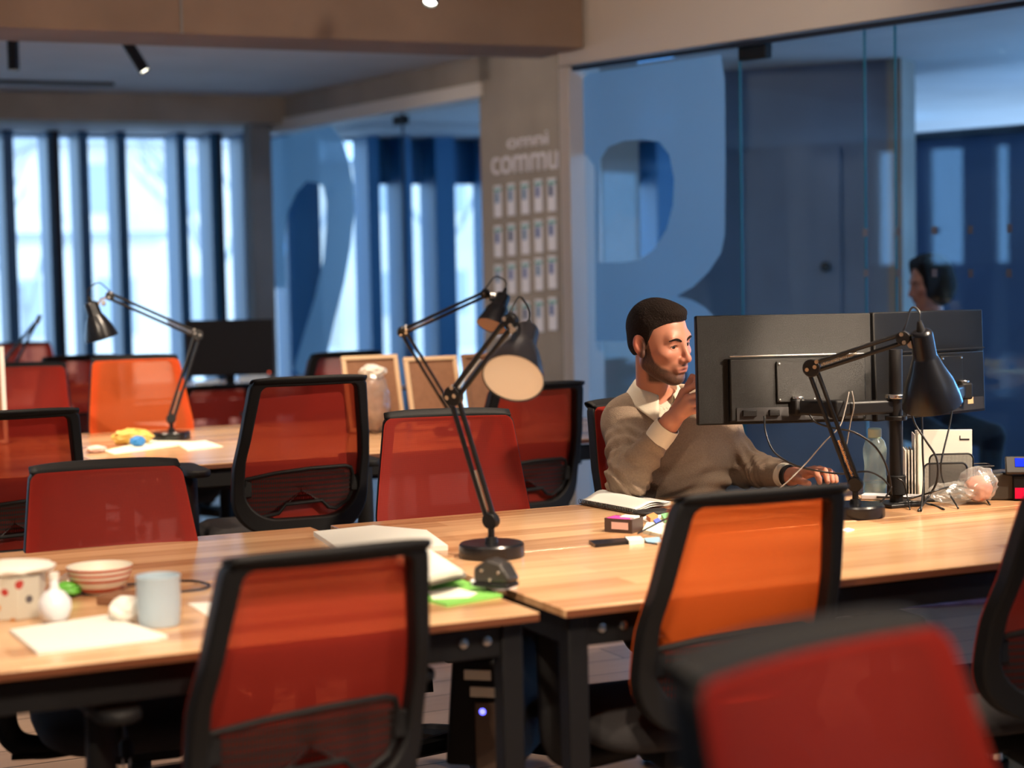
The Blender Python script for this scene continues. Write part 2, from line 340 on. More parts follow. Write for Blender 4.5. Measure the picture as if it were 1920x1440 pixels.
o = MB().box(((X_at(412, 400, 14.5)+X_at(420, 400, 14.5))/2, 14.50, 1.28), (.035, .03, 2.55)).build('trim_11', 'navy'); struct(o)
xl = fx[0][0]
for k in range(14):             # the same window wall running on to the left
    x1 = xl-.30-k*.48; fin(x1-.09, x1)
for (pa, pb, zt) in [(528, 590, 2.56), (680, 702, 2.56), (742, 762, 2.56), (805, 842, 2.56), (905, 925, 2.56), (985, 1010, 2.56), (1060, 1085, 2.56), (1218, 1268, 2.56)]:
    fin(X_at(pa, 400, 14.7), X_at(pb, 400, 14.7), zt, 14.55, 14.92)
hx = X_at(684, 400, 14.9); o = MB().box(((hx+12.5)/2, 14.93, 2.36), (12.5-hx, .10, .40)).build('trim_12', 'blue_metal'); struct(o)
o = MB().box((1.5, 14.98, 2.66), (22, .2, .24)).build('wall_window_head', 'blue_metal'); struct(o)
o = MB().box((1.5, 14.98, .06), (22, .2, .12)).build('baseboard_far', 'blue_metal'); struct(o)
o = MB().box((1.5, 15.02, 1.3), (21.5, .012, 2.5)).build('window_40', 'glass'); struct(o)
o = MB().box((-7.2, 11.1, .68), (.2, 1.9, 1.35)).build('wall_left', 'concrete'); struct(o)
o = MB().box((-7.2, 11.1, 2.74), (.2, 1.9, .2)).build('wall_left', 'concrete'); struct(o)
# other walls that close the hall
o = MB().box((11.45, 14.9, 1.4), (4.9, .1, 2.7)).build('wall_light_block', 'slate'); struct(o)  # unseen wall added to block window light from the meeting room ceiling
o = MB().box((-7.2, -.5, 1.4), (.2, 13, 2.9)).build('wall_left', 'concrete'); struct(o)
for (y0, y1) in ((6.0, 10.35), (10.53, 10.87), (11.30, 11.70), (11.93, 15.1)):
    o = MB().box((-7.2, (y0+y1)/2, 1.4), (.2, y1-y0, 2.9)).build('wall_left', 'concrete'); struct(o)
o = MB().box((2, -4.6, 1.4), (18.6, .2, 2.9)).build('wall_back', 'concrete'); struct(o)
# ---- rooms behind the glass
b = MB(); b.prism([(4.6, 15.1), (5.2, 9.4), (nw0.x+.16, nw0.y), (nw0.x+wd.x*13.4+.16, nw0.y+wd.y*13.4), (14, -4.4), (14, 15.1)], 2.62, 2.72)
o = b.build('ceiling_meeting', 'ceiling_paint'); struct(o)
P0, P1 = at(1268, 400, 11.6), at(1668, 400, 11.0)
d_ = Vector((P1.x-P0.x, P1.y-P0.y, 0)); Lp = d_.length; d_.normalize(); PW = wallframe(Vector((P0.x, P0.y, 0)), d_)
o = MB().box((Lp/2, .15, 1.31), (Lp, .3, 2.62), PW).build('wall_meeting', 'slate'); struct(o)
o = MB().box((Lp+.05, .1, 1.31), (.09, .34, 2.62), PW).build('trim_13', 'concrete'); struct(o)
xk = (Vector((at(1560, 497, 11.1).x, at(1560, 497, 11.1).y, 0))-Vector((P0.x, P0.y, 0))).dot(d_)
door = struct(MB().box((xk-.42, -.012, 1.06), (.92, .03, 2.10), PW).build('door_2', 'slate', bevel=.003))
o = MB().lathe([(.0, 0), (.03, .0), (.032, .02), (.02, .035), (0, .04)], 16, PW @ Matrix.Translation((xk-.05, -.03, 1.38)) @ Matrix.Rotation(PI/2, 4, 'X')).build('door_handle', 'gloss_black', door)
Q0 = at(1675, 400, 12.4); Q1 = at(2100, 400, 11.2)
d2 = Vector((Q1.x-Q0.x, Q1.y-Q0.y, 0)); Lq = d2.length; d2.normalize(); QW = wallframe(Vector((Q0.x, Q0.y, 0)), d2)
M['night_blue'] = plain('dark_blue_plaster', (.12, .20, .34), .85, noise=.1, nscale=2)
o = MB().box((Lq/2, .1, 1.12), (Lq, .2, 2.24), QW).build('wall_recess', 'night_blue'); struct(o)
o = MB().box((Lq/2, -.01, 2.24), (Lq, .03, .05), QW).build('trim_14', 'navy'); struct(o)
o = MB().box((13.9, 5, 1.4), (.2, 19, 2.9)).build('wall_meeting_right', 'slate'); struct(o)
o = MB().box((10.0, -4.3, 1.4), (7.6, .2, 2.9)).build('wall_meeting_back', 'slate'); struct(o)
# meeting room: two blue area lamps added in place of window daylight
area((9.6, 7.5, 1.5), (7.4, 8.0, .0), 125, 2.2, .9, (.15, .48, 1.0))
area((8.6, 14.0, 2.0), (7.0, 10.5, 1.2), 62, 3.0, 1.2, (.17, .50, 1.0))
# long table in the meeting room
t = thing('meeting_table', 'long pale table in the room behind the near glass, left of the seated man', 'table', (6.4, 12.3, 0))
MB().box((0, 0, .735), (1.6, .8, .03)).build('tabletop', 'white_paint', t, bevel=.004)
for sx in (-.7, .7):
    for sy in (-.32, .32): MB().box((sx, sy, .36), (.05, .05, .72)).build('leg', 'blue_metal', t, bevel=.003)
# ---- outside
M['snow'] = plain('pale_ground', (.78, .74, .70), .9, noise=.2, nscale=.5)
M['render'] = plain('pale_render', (.82, .74, .68), .9, noise=.12, nscale=.8)
M['bark'] = plain('bark', (.42, .42, .46), .9)
M['dim_pane'] = plain('house_pane', (.45, .48, .52), .3)
o = MB().box((10, 60, -.65), (150, 90, .1)).build('ground', 'snow'); struct(o)
def house(name, label, x, y, w, d, h, nwin, rz=0, pitched=True):
    t = thing(name, label, 'building', (x, y, -.6), rz)
    MB().box((0, 0, h/2), (w, d, h)).build('wall', 'render', t)
    if pitched: MB().prism([(-d/2-.3, h), (d/2+.3, h), (0, h+d*.32)], -w/2-.3, w/2+.3, Matrix(((0, 0, 1, 0), (1, 0, 0, 0), (0, 1, 0, 0), (0, 0, 0, 1)))).build('roof', 'bark', t)
    else: MB().box((0, 0, h+.08), (w+.3, d+.3, .16)).build('roof', 'bark', t)
    for i in range(nwin):
        for zz in ([1.4] if h < 4 else [1.4, 4.0]):
            MB().box((-w/2+w*(i+.5)/nwin, -d/2-.02, zz), (w/nwin*.4, .06, 1.1)).build('window', 'dim_pane', t)
house('garden_house', 'small pale house with a pointed roof seen between the blue window fins', 10.2, 44, 4.2, 4.5, 5.0, 2)
house('low_building', 'long low flat-roofed building outside the left windows', 4.5, 38, 9, 5, 2.7, 5, pitched=False)
house('tall_building', 'pale flat-roofed block seen through the far glass wall', 19.5, 46, 8, 6, 4.6, 4, pitched=False)
def tree(label, x, y, h, seed):
    rnd = random.Random(seed); mb = MB()
    def br(p, dr, L, r, n):
        q = p+dr*L; mb.tube([p, (p+q)/2+Vector((rnd.uniform(-.05, .05)*L, rnd.uniform(-.05, .05)*L, 0)), q], [r, r*.8, r*.6], 5)
        if n <= 0: return
        for _ in range(3 if n > 1 else 4):
            dd = (dr+Vector((rnd.uniform(-.8, .8), rnd.uniform(-.8, .8), rnd.uniform(-.1, .6)))).normalized(); br(p+dr*L*rnd.uniform(.55, 1), dd, L*rnd.uniform(.5, .75), r*.55, n-1)
    br(Vector((0, 0, 0)), Vector((0, 0, 1)), h*.38, .09, 4)
    o = mb.build('bare_tree', 'bark', smooth=0, loc=(x, y, -.6)); return tag(o, label, 'tree', 'bare trees outside the windows')
tree('bare tree outside, seen in the widest gap between the blue fins', 7.6, 27, 6.0, 1)
tree('bare tree outside, in front of the long low building', 4.6, 26, 5.0, 2)
tree('bare tree outside, seen beside the corner post', 9.8, 29, 6.2, 3)
tree('bare tree outside, seen through the far glass wall', 12.6, 30, 6.5, 4)
# ================================================================== bench desks
TZ = .74
def desk(name, label, x0, x1, y0, y1, halves=True, group='bench desks of the hall', midleg=False):
    t = thing(name, label, 'desk', ((x0+x1)/2, (y0+y1)/2, 0), 0, group)
    w, d = x1-x0, y1-y0; h = .018
    if halves:
        for s in (-1, 1):
            tp = MB().box((0, s*(d/4+.002), TZ-h/2), (w, d/2-.008, h)).build('tabletop', 'desk', t, bevel=.002)
            MB().box((0, s*(d/2+.0008), TZ-h/2-.001), (w-.004, .0016, h-.004)).build('edge_banding', 'desk_edge', tp)
    else: MB().box((0, 0, TZ-h/2), (w, d, h)).build('tabletop', 'desk', t, bevel=.003)
    xs = [-1, 1]
    for s in xs:
        for q in (-1, 1):
            l = MB().box((s*(w/2-.045), q*(d/2-.055), (TZ-h)/2), (.045, .045, TZ-h)).build('leg', 'black_metal', t, bevel=.003)
            MB().lathe([(0, 0), (.018, 0), (.018, .012), (0, .012)], 12, Matrix.Translation((s*(w/2-.045), q*(d/2-.055), 0))).build('foot', 'chrome', l)
        MB().box((s*(w/2-.045), 0, TZ-h-.035), (.043, d-.11, .06)).build('end_rail', 'black_metal', t, bevel=.003)
    for q in (-1, 1):
        MB().box((0, q*(d/2-.055), TZ-h-.04), (w-.13, .03, .06)).build('side_rail', 'black_metal', t, bevel=.003)
        if q < 0:
            for s in (-1, 1):
                for e in (.10, .15): MB().lathe([(0, 0), (.011, 0), (.009, .007), (0, .009)], 12, Matrix.Translation((s*(w/2-e), q*(d/2-.040), TZ-h-.035)) @ Matrix.Rotation(PI/2, 4, 'X')).build('bolt', 'chrome', t)
    MB().box((0, 0, TZ-.17), (w-.3, .26, .012)).box((0, -.13, TZ-.13), (w-.3, .01, .08)).box((0, .13, TZ-.13), (w-.3, .01, .08)).build('cable_tray', 'black_metal', t)
    return t
AY0, AY1, BY0, BY1 = 3.180, 4.572, 6.29, 7.835
desk('bench_desk', 'butcher-block bench desk carrying the mug, striped bowl and green book, front left', -.46, 1.540, AY0, AY1)
desk('bench_desk', 'butcher-block bench desk with the pair of monitors, where the man sits', 1.596, 4.05, AY0, AY1)
desk('bench_desk', 'butcher-block bench desk with snack wrapper and tall lamp, middle left row', -.75, 1.405, BY0, BY1)
desk('bench_desk', 'butcher-block bench desk with leaning cork boards, middle row', 1.415, 3.72, BY0, BY1)
desk('bench_desk', 'far bench desk carrying the dark monitor by the windows', 1.3, 3.9, 9.75, 11.2)

# ================================================================== task chairs
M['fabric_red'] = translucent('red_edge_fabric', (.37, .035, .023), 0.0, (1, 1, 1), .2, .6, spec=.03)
M['fabric_red_lit'] = translucent('lit_red_edge_fabric', (.68, .115, .020), 0.0, (1, 1, 1), .2, .6, spec=.03)  # red edge cloth, lamp light put into its colour to match the mesh
M['seat_fabric'] = plain('seat_fabric', (.02, .017, .018), .9, bump=.3, bscale=300)
ZB, ZT = .50, 1.00
def bw(s):
    w = .190+.036*min(1, (1-s)/.55) if s > .45 else .226
    if s < .24: w = .226-.110*(1-math.sqrt(max(0, 1-(1-s/.24)**2)))
    if s > .955: w -= .022*(1-math.sqrt(max(0, 1-((s-.955)/.045)**2)))
    return w
def by(x, s): return -.215-.125*s**1.15+.018*math.sin(PI*min(1, s*1.6)) - .038*(1-(x/.235)**2)
def bpnt(x, s, dy=0): return (x, by(x, s)+dy, ZB+(ZT-ZB)*s)
def outline(ins_s, ins_t, ins_b, n=26):
    """closed loop of (x, s) inset from the outline"""
    H_ = ZT-ZB; s0, s1 = ins_b/H_, 1-ins_t/H_; L = []
    ss = [s0+(s1-s0)*(0.5-0.5*math.cos(PI*i/n)) for i in range(n+1)]
    def hw(s):
        t_ = (s-s0)/(s1-s0); w = bw(min(1, max(0, t_*.999)))-ins_s; return w
    R_ = [(hw(s), s) for s in ss]; Lf = [(-x, s) for x, s in reversed(R_)]
    top = [(R_[-1][0]*(1-2*k/8), s1) for k in range(1, 8)]; bot = [(-R_[0][0]*(1-2*k/8), s0) for k in range(1, 8)]
    return R_+top+Lf+bot
def ring(a, b, ya0, ya1):
    mb = MB(); n = len(a); V = []
    for (x, s), (x2, s2) in zip(a, b): V += [bpnt(x, s, ya0), bpnt(x2, s2, ya0), bpnt(x2, s2, ya1), bpnt(x, s, ya1)]
    F = []
    for i in range(n):
        j = (i+1) % n
        for k in range(4): F.append((i*4+k, i*4+(k+1) % 4, j*4+(k+1) % 4, j*4+k))
    return mb.add(V, F)
def make_chair(mesh='mesh_red', fab='fabric_red'):
    t = thing('task_chair', 'x', 'chair')
    ring(outline(0, 0, 0), outline(.034, .016, .050), 0, -.044).build('back_frame', 'black', t, bevel=.006, smooth=60)
    def mf(u, s): s2 = .012+.976*s; return bpnt((2*u-1)*(bw(s2)-.006), s2, .0045)
    MB().grid(mf, 24, 24).build('backrest', mesh, t, normals=False, smooth=180)
    ring(outline(.002, .004, .002), outline(.034, .010, .05), .0030, .0008).build('edge_band', fab, t, smooth=60)
    # black lip along the top that bends back
    def lf(u, s):
        x = (2*u-1)*.186; a = PI*1.1*s; return (x, by(x, 1)-.018-.028*math.sin(a*.9)+.018*math.cos(a), ZT-.004+.019*math.sin(a)*(1-.35*abs(2*u-1)**4))
    MB().grid(lf, 20, 8).build('top_lip', 'black', t, normals=False, smooth=180, solid=.004)
    # lumbar pad
    SHZ = -.052
    P = [(-.196, .735), (-.10, .752), (.02, .762), (.150, .762), (.172, .755), (.180, .735), (.180, .672), (.165, .645), (.120, .622), (.092, .628), (.068, .652), (-.06, .647), (-.085, .618), (-.150, .608), (-.185, .618), (-.197, .645)]
    P = [(x*.95, z+SHZ) for x, z in P]; cy = lambda x, z: by(x, (z-ZB)/(ZT-ZB))-.022
    def pv(q): return Vector((q[0], cy(*q), q[1]))
    n = len(P); mb = MB(); c0 = (-.005, .69+SHZ); rings = [[(c0[0]+(p[0]-c0[0])*f, c0[1]+(p[1]-c0[1])*f) for p in P] for f in (0.02, .35, .7, 1)]
    V = [pv(q) for rg in rings for q in rg]; F = [(k*n+i, k*n+(i+1) % n, (k+1)*n+(i+1) % n, (k+1)*n+i) for k in range(3) for i in range(n)]+[tuple(range(n))]
    lm = mb.add(V, F).build('lumbar_support', 'lumbar', t, normals=False, smooth=180)
    MB().tube([pv(q) for q in P]+[pv(P[0])], .0065, 8, False).build('rim', 'black', lm)
    for s in (-1, 1): MB().box((s*.188, cy(.185, .65)+.002, .65), (.045, .022, .052)).build('lumbar_clip', 'black', t, bevel=.004)
    # seat
    def sf(u, v, z):
        a = 2*PI*u; ex = .45; cx = math.copysign(abs(math.cos(a))**ex, math.cos(a)); sy = math.copysign(abs(math.sin(a))**ex, math.sin(a)); return (cx*.245*v, .055+sy*.235*v, z)
    V = []; n = 40; prof = [(.0, .500), (.55, .503), (.88, .500), (.97, .488), (1, .468), (.99, .448), (.92, .436), (0, .43)]
    for (v, z) in prof: V += [sf(k/n, v, z - (.018*max(0, (sf(k/n, v, z)[1]-.18)/.12)**2)) for k in range(n)]
    F = [(i*n+k, i*n+(k+1) % n, (i+1)*n+(k+1) % n, (i+1)*n+k) for i in range(len(prof)-1) for k in range(n)]
    MB().add(V, F).build('seat', 'seat_fabric', t, smooth=60)
    MB().box((0, .03, .40), (.16, .24, .06)).build('tilt_mechanism', 'black', t, bevel=.012)
    MB().tube(spline([(0, -.02, .40), (0, -.16, .385), (0, -.25, .43), (0, -.275, .52)]), [.03]*10+[.028]*15, 10, True, 1.5).build('back_stem', 'black', t)
    MB().tube(spline([(.08, .08, .40), (.2, .08, .395), (.30, .08, .40)]), .007, 8).build('lever', 'black', t)
    for s in (-1, 1):
        MB().tube(spline([(s*.10, .02, .405), (s*.24, .01, .40), (s*.298, .0, .44), (s*.305, .0, .55), (s*.305, .01, .675)]), [.022]*33, 10, True, 1.3).build('arm_post', 'black', t)
        p = MB().grid(lambda u, v: (0, 0, 0), 1, 1); p = MB(); pl = arc(s*.295, .13, .042, 0, 180)+arc(s*.295, -.085, .042, 180, 360)
        p.prism(pl, .680, .705); p.build('arm_pad', 'black', t, bevel=.008)
    MB().cyl((0, 0, .09), (0, 0, .27), .028).build('column', 'black', t)
    MB().cyl((0, 0, .2), (0, 0, .39), .016).build('gas_piston', 'chrome', t)
    for k in range(5):
        a = 2*PI*k/5+.3; e = Vector((math.cos(a), math.sin(a), 0)); w_ = Vector((-e.y, e.x, 0))
        g = MB().tube([e*.02+Vector((0, 0, .115)), e*.17+Vector((0, 0, .10)), e*.31+Vector((0, 0, .078))], [.030, .024, .018], 10).build('base_spoke', 'black', t)
        for q in (-1, 1): MB().cyl(e*.31+Vector((0, 0, .028))+w_*(q*.008), e*.31+Vector((0, 0, .028))+w_*(q*.024), .027, 16).build('caster', 'gloss_black', g, bevel=.003)
    return t
LOW = ('base_spoke', 'column')
def place_chair(px_, py_, d, yaw, label, proto, arms=0.0):
    P = at(px_, py_, d); top = Vector((0, by(0, 1)-.012, ZT+.010))
    o = proto if not proto.get('placed') else copy_tree(proto)
    proto['placed'] = True
    if 'placed' in o.keys() and o != proto: del o['placed']
    v = Matrix.Rotation(R(yaw), 3, 'Z') @ top
    lift = P.z-top.z
    o.location = (P.x-v.x, P.y-v.y, 0); o.rotation_euler = (0, 0, R(yaw)); tag(o, label, 'chair', 'red mesh task chairs of the hall')
    base = lift-(proto.get('lift0', 0.0) if o != proto else 0.0)
    for c in kids(o):
        if not c.name.startswith(LOW): c.location.z = c.location.z + base
        if c.name.startswith('arm_'): c.location.z -= arms
    if o == proto: proto['lift0'] = lift
    return o
pr = make_chair(); po = make_chair('mesh_red_lit', 'fabric_red_lit')
place_chair(618, 1027, 3.14, 3, 'mesh chair seen from behind, nearest the camera in front of the green book', pr)
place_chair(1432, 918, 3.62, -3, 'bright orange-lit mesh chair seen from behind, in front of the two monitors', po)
place_chair(1500, 1190, 1.80, 196, 'blurred mesh chair facing the camera, cut by the bottom edge at right', pr)
place_chair(2082, 905, 3.75, -4, 'mesh chair cut by the right edge of the photo, black frame side on', pr)
place_chair(580, 707, 5.75, -2, 'mesh chair seen from behind with dark lumbar net, left of the large lamp shade', pr)
place_chair(838, 771, 5.38, 163, 'mesh chair facing the camera directly behind the large desk lamp stem', pr, .11)
place_chair(1010, 718, 6.75, 2, 'mesh chair seen from behind, right of the lit lamp shade', pr)
cm = place_chair(1196, 748, 5.68, 185, 'mesh chair the seated man is leaning back in', pr, .08)
place_chair(196, 868, 4.62, 176, 'low dark red mesh chair facing the camera behind the striped bowl', pr)
place_chair(36, 770, 5.75, 2, 'mesh chair seen from behind, cut by the left edge below the blurred boards', pr)
place_chair(252, 668, 7.98, 176, 'mesh chair coloured for orange lamp light, behind the tall left desk lamp', po, .13)
place_chair(45, 682, 8.3, 160, 'brownish mesh chair half hidden at the left edge, beside the orange-lit one', pr)
place_chair(38, 643, 11.7, 176, 'far mesh chair at the left edge behind the lamp arm', pr)
place_chair(650, 660, 8.9, 8, 'mesh chair behind the leftmost cork board and the plastic bag', pr)
place_chair(150, 667, 9.15, 2, 'dark mesh chair in front of the far desk, behind the orange-lit chair on its left', pr)
place_chair(410, 722, 9.6, 4, 'dark low mesh chair under the far monitor', pr)
if 'placed' in pr.keys():
    for q in (pr, po):
        for k_ in ('placed', 'lift0'):
            if k_ in q.keys(): del q[k_]
for q in bpy.data.objects:
    for k_ in ('placed', 'lift0'):
        if k_ in q.keys(): del q[k_]
# ================================================================== materials of the small things
M['cream'] = plain('cream_enamel', (.80, .74, .62), .4)
M['mug'] = plain('grey_blue_glaze', (.36, .45, .52), .3)
M['white_gloss'] = plain('white_gloss', (.74, .73, .76), .25)
M['brown_card'] = plain('brown_card', (.22, .095, .045), .7)
M['green_print'] = plain('green_print', (.20, .52, .10), .5)
M['pink'] = plain('pink_card', (.75, .05, .32), .5)
M['cork'] = plain('cork', (.27, .13, .07), .9, noise=.08, nscale=60)
M['pine'] = plain('pine_frame', (.72, .50, .30), .5)
M['pine_dark'] = plain('brown_frame', (.24, .12, .06), .5)
M['film_bag'] = translucent('plastic_bag_film', (.70, .70, .66), .66, (1, 1, 1), .5, .15, spec=.3)
M['tissue'] = plain('tissue_paper', (.82, .78, .70), .9)
M['bulb'] = plain('opal_bulb', (.85, .8, .72), .3)
M['lamp_white'] = plain('lamp_reflector', (.86, .76, .62), .5)
M['lamp_shaded'] = plain('lamp_reflector_shaded', (.55, .34, .24), .5)  # darker copy of the reflector, shade put into its colour
M['lens'] = plain('spot_lens', (.9, .9, .8), .3, emit=(1.0, .95, .78), estr=6)
M['screen_blue'] = plain('blue_display', (.0, .01, .2), .2, emit=(.01, .03, .75), estr=.9)
M['led'] = plain('blue_led', (.1, .1, .9), .2, emit=(.12, .12, 1.0), estr=5)
M['red_glow'] = plain('red_window', (.5, .0, .03), .15, emit=(.8, .0, .06), estr=.35)
M['bread'] = plain('brown_bread', (.40, .22, .14), .8, noise=.35, nscale=25)
M['yellow_wrap'] = plain('yellow_wrapper', (.75, .50, .12), .35)
M['blue_wrap'] = plain('blue_wrapper', (.03, .22, .60), .35)
M['label_tan'] = plain('tan_label', (.50, .33, .17), .6)
M['grey_cable'] = plain('grey_cable', (.24, .21, .18), .5)
M['black_cable'] = plain('black_cable', (.006, .006, .007), .4)
M['speckle'] = None
def camframe(P, rz=0):          # x to the camera's right, y away from it, z up
    r = Vector((math.sin(AZ), -math.cos(AZ), 0)); f = Vector((math.cos(AZ), math.sin(AZ), 0))
    m_ = Matrix(((r.x, f.x, 0, P.x), (r.y, f.y, 0, P.y), (0, 0, 1, P.z), (0, 0, 0, 1)))
    return m_ @ Matrix.Rotation(R(rz), 4, 'Z')
CAMRZ = AZ-PI/2
def set_down(name, label, cat, px_, py_, z=TZ, rz=0, group=None):   # a thing standing on level z, turned rz from the view direction
    P = on(px_, py_, z); return thing(name, label, cat, P, CAMRZ+R(rz), group)

# ================================================================== desk lamps
def knob(mb, p, ax, r=.009, L=.016): mb.cyl(Vector(p)-ax*L/2, Vector(p)+ax*L/2, r, 12)
def lamp(label, base, elbow, head, top, mouth, r_m=.072, base_r=.077, arm='black_metal', inner='lamp_white', lean=.0, metal='chrome', cord=True):
    t = thing('desk_lamp', label, 'lamp', base, 0, 'jointed desk lamps of the hall'); O = Vector(base)
    L_ = lambda p: Vector(p)-O
    elbow, head, top, mouth = map(L_, (elbow, head, top, mouth))
    MB().lathe([(0, 0), (base_r, 0), (base_r+.001, .004), (base_r, .028), (base_r-.004, .033), (0, .034)], 40).build('base', 'gloss_black', t)
    s0 = Vector((0, 0, .033)); s1 = Vector((0, 0, .085))
    MB().tube([s0, s0+Vector((0, 0, .012)), s0+Vector((0, 0, .014)), s1], [.016, .014, .008, .008], 12).build('stem', 'black_metal', t)
    pl = (elbow-s1).cross(head-elbow); pl = pl.normalized() if pl.length > 1e-4 else Vector((1, 0, 0))
    def armpair(a, b, sp, nm, n0, n1):
        d_ = (b-a).normalized(); w = d_.cross(pl).normalized(); mb = MB()
        for s in (-1, 1): mb.cyl(a+w*sp*s+d_*n0, b+w*sp*s-d_*n1, .0060, 10)
        A = mb.build(nm, arm, t)
        mid = MB(); N_ = 26; q0 = a+d_*(n0+.015); q1 = q0+d_*min(.11, (b-a).length*.4)
        pts = [q0+(q1-q0)*(i/(N_*6))+(w*math.cos(i*2*PI/6)+pl*math.sin(i*2*PI/6))*.0045 for i in range(N_*6+1)]
        mid.tube(pts, .0011, 4).build('spring', metal, A, smooth=0)
        return w
    w1 = armpair(s1, elbow, .011, 'lower_arm', .0, .0)
    w2 = armpair(elbow, head, .011, 'upper_arm', .01, .0)
    j = MB(); j.tube([s1-pl*.010, s1+pl*.010], .020, 14); j.build('lower_joint', arm, t, bevel=.002)
    j = MB(); j.tube([elbow-pl*.008, elbow+pl*.008], .024, 16); J = j.build('elbow_joint', arm, t, bevel=.002)
    k_ = MB()
    for p in (elbow+w1*.011, elbow-w1*.011, elbow+w2*.012+(head-elbow).normalized()*.02): knob(k_, p, pl, .0055, .026)
    k_.build('elbow_screw', metal, J)
    hd = (head-elbow).normalized(); hj = MB(); hj.tube([head-pl*.009, head+pl*.009], .019, 14); HJ = hj.build('head_joint', arm, t, bevel=.002)
    k_ = MB(); knob(k_, head+w2*.011, pl, .0055, .028); knob(k_, head-w2*.011, pl, .0055, .028); k_.tube([head, (head+top)/2, top*.7+mouth*.3], .005, 8); knob(k_, (head*.6+(top*.7+mouth*.3)*.4), pl, .010, .02)
    k_.build('head_screw', metal, HJ)
    ax = (mouth-top); L = ax.length; q = ax.to_track_quat('Z', 'Y').to_matrix().to_4x4(); q.translation = top
    f = L/.19; prof = [(0, -.004), (.018, -.004), (.026, .0), (.029, .006*f), (.031, .062*f), (.034, .068*f), (.045, .095*f), (r_m*.80, .13*f), (r_m*.95, .168*f), (r_m, .19*f)]
    sh = MB().lathe(prof+[(r_m-.0015, .19*f)], 44, q)
    sh = MB().lathe(prof+[(r_m-.0018, .1895*f)]+[(a-.0022 if a > .004 else a, b_+.002) for a, b_ in prof[::-1][1:]][:-2]+[(0, .004)], 44, q).build('lamp_shade', 'gloss_black', t, smooth=50)
    MB().lathe([(r_m-.0028, .187*f)]+[(a-.0032, b_+.001) for a, b_ in prof[::-1][1:6]]+[(0, .066*f)], 44, q, close=False).build('inner_reflector', inner, sh, smooth=50)
    MB().lathe([(.012, .068*f), (.014, .085*f), (.024, .105*f), (.029, .125*f), (.024, .145*f), (.012, .154*f), (0, .156*f)], 20, q).build('bulb', 'bulb', sh)
    MB().lathe([(0, -.03), (.006, -.03), (.010, -.012), (.012, -.003), (0, -.002)], 14, q).build('cord_gland', 'black', sh)
    if cord:
        tt = top-ax.normalized()*.03
        MB().tube(spline([tt, tt+Vector((0, 0, .025)), (tt*.5+head*.5)+Vector((0, 0, .055)), head+Vector((0, 0, .02)), head-hd*.03+w2*.006]), .0028, 8).build('cord', 'black_cable', t)
    return t
lamp('large tilted desk lamp showing its cream reflector, between the two front desks', on(922, 1043, TZ), at(850, 742, 4.24), at(957, 602, 4.10), at(988, 618, 4.12), at(962, 710, 4.00), r_m=.070, arm=M['black_metal'])
lamp('desk lamp on the middle row, raised arm and shade behind the large lamp', on(850, 815, TZ), at(756, 622, 7.05), at(910, 551, 6.95), at(944, 553, 6.95), at(922, 612, 6.90), r_m=.062, inner='lamp_shaded')
lamp('tall desk lamp on the middle left desk, shade hanging to the left of its arm', on(322, 824, TZ), at(370, 628, 7.55), at(206, 555, 7.50), at(170, 568, 7.50), at(191, 634, 7.53), r_m=.070)
lamp('desk lamp in front of the two monitors with black shade pointing down', on(1604, 968, TZ), at(1522, 690, 4.82), at(1694, 634, 4.72), at(1727, 622, 4.70), at(1748, 758, 4.77), r_m=.079, metal='brass')
lamp('far desk lamp by the left windows, only its folded arm showing', on(-30, 752, TZ), at(72, 598, 9.5), at(20, 700, 9.45), at(8, 700, 9.45), at(0, 740, 9.4), r_m=.06)

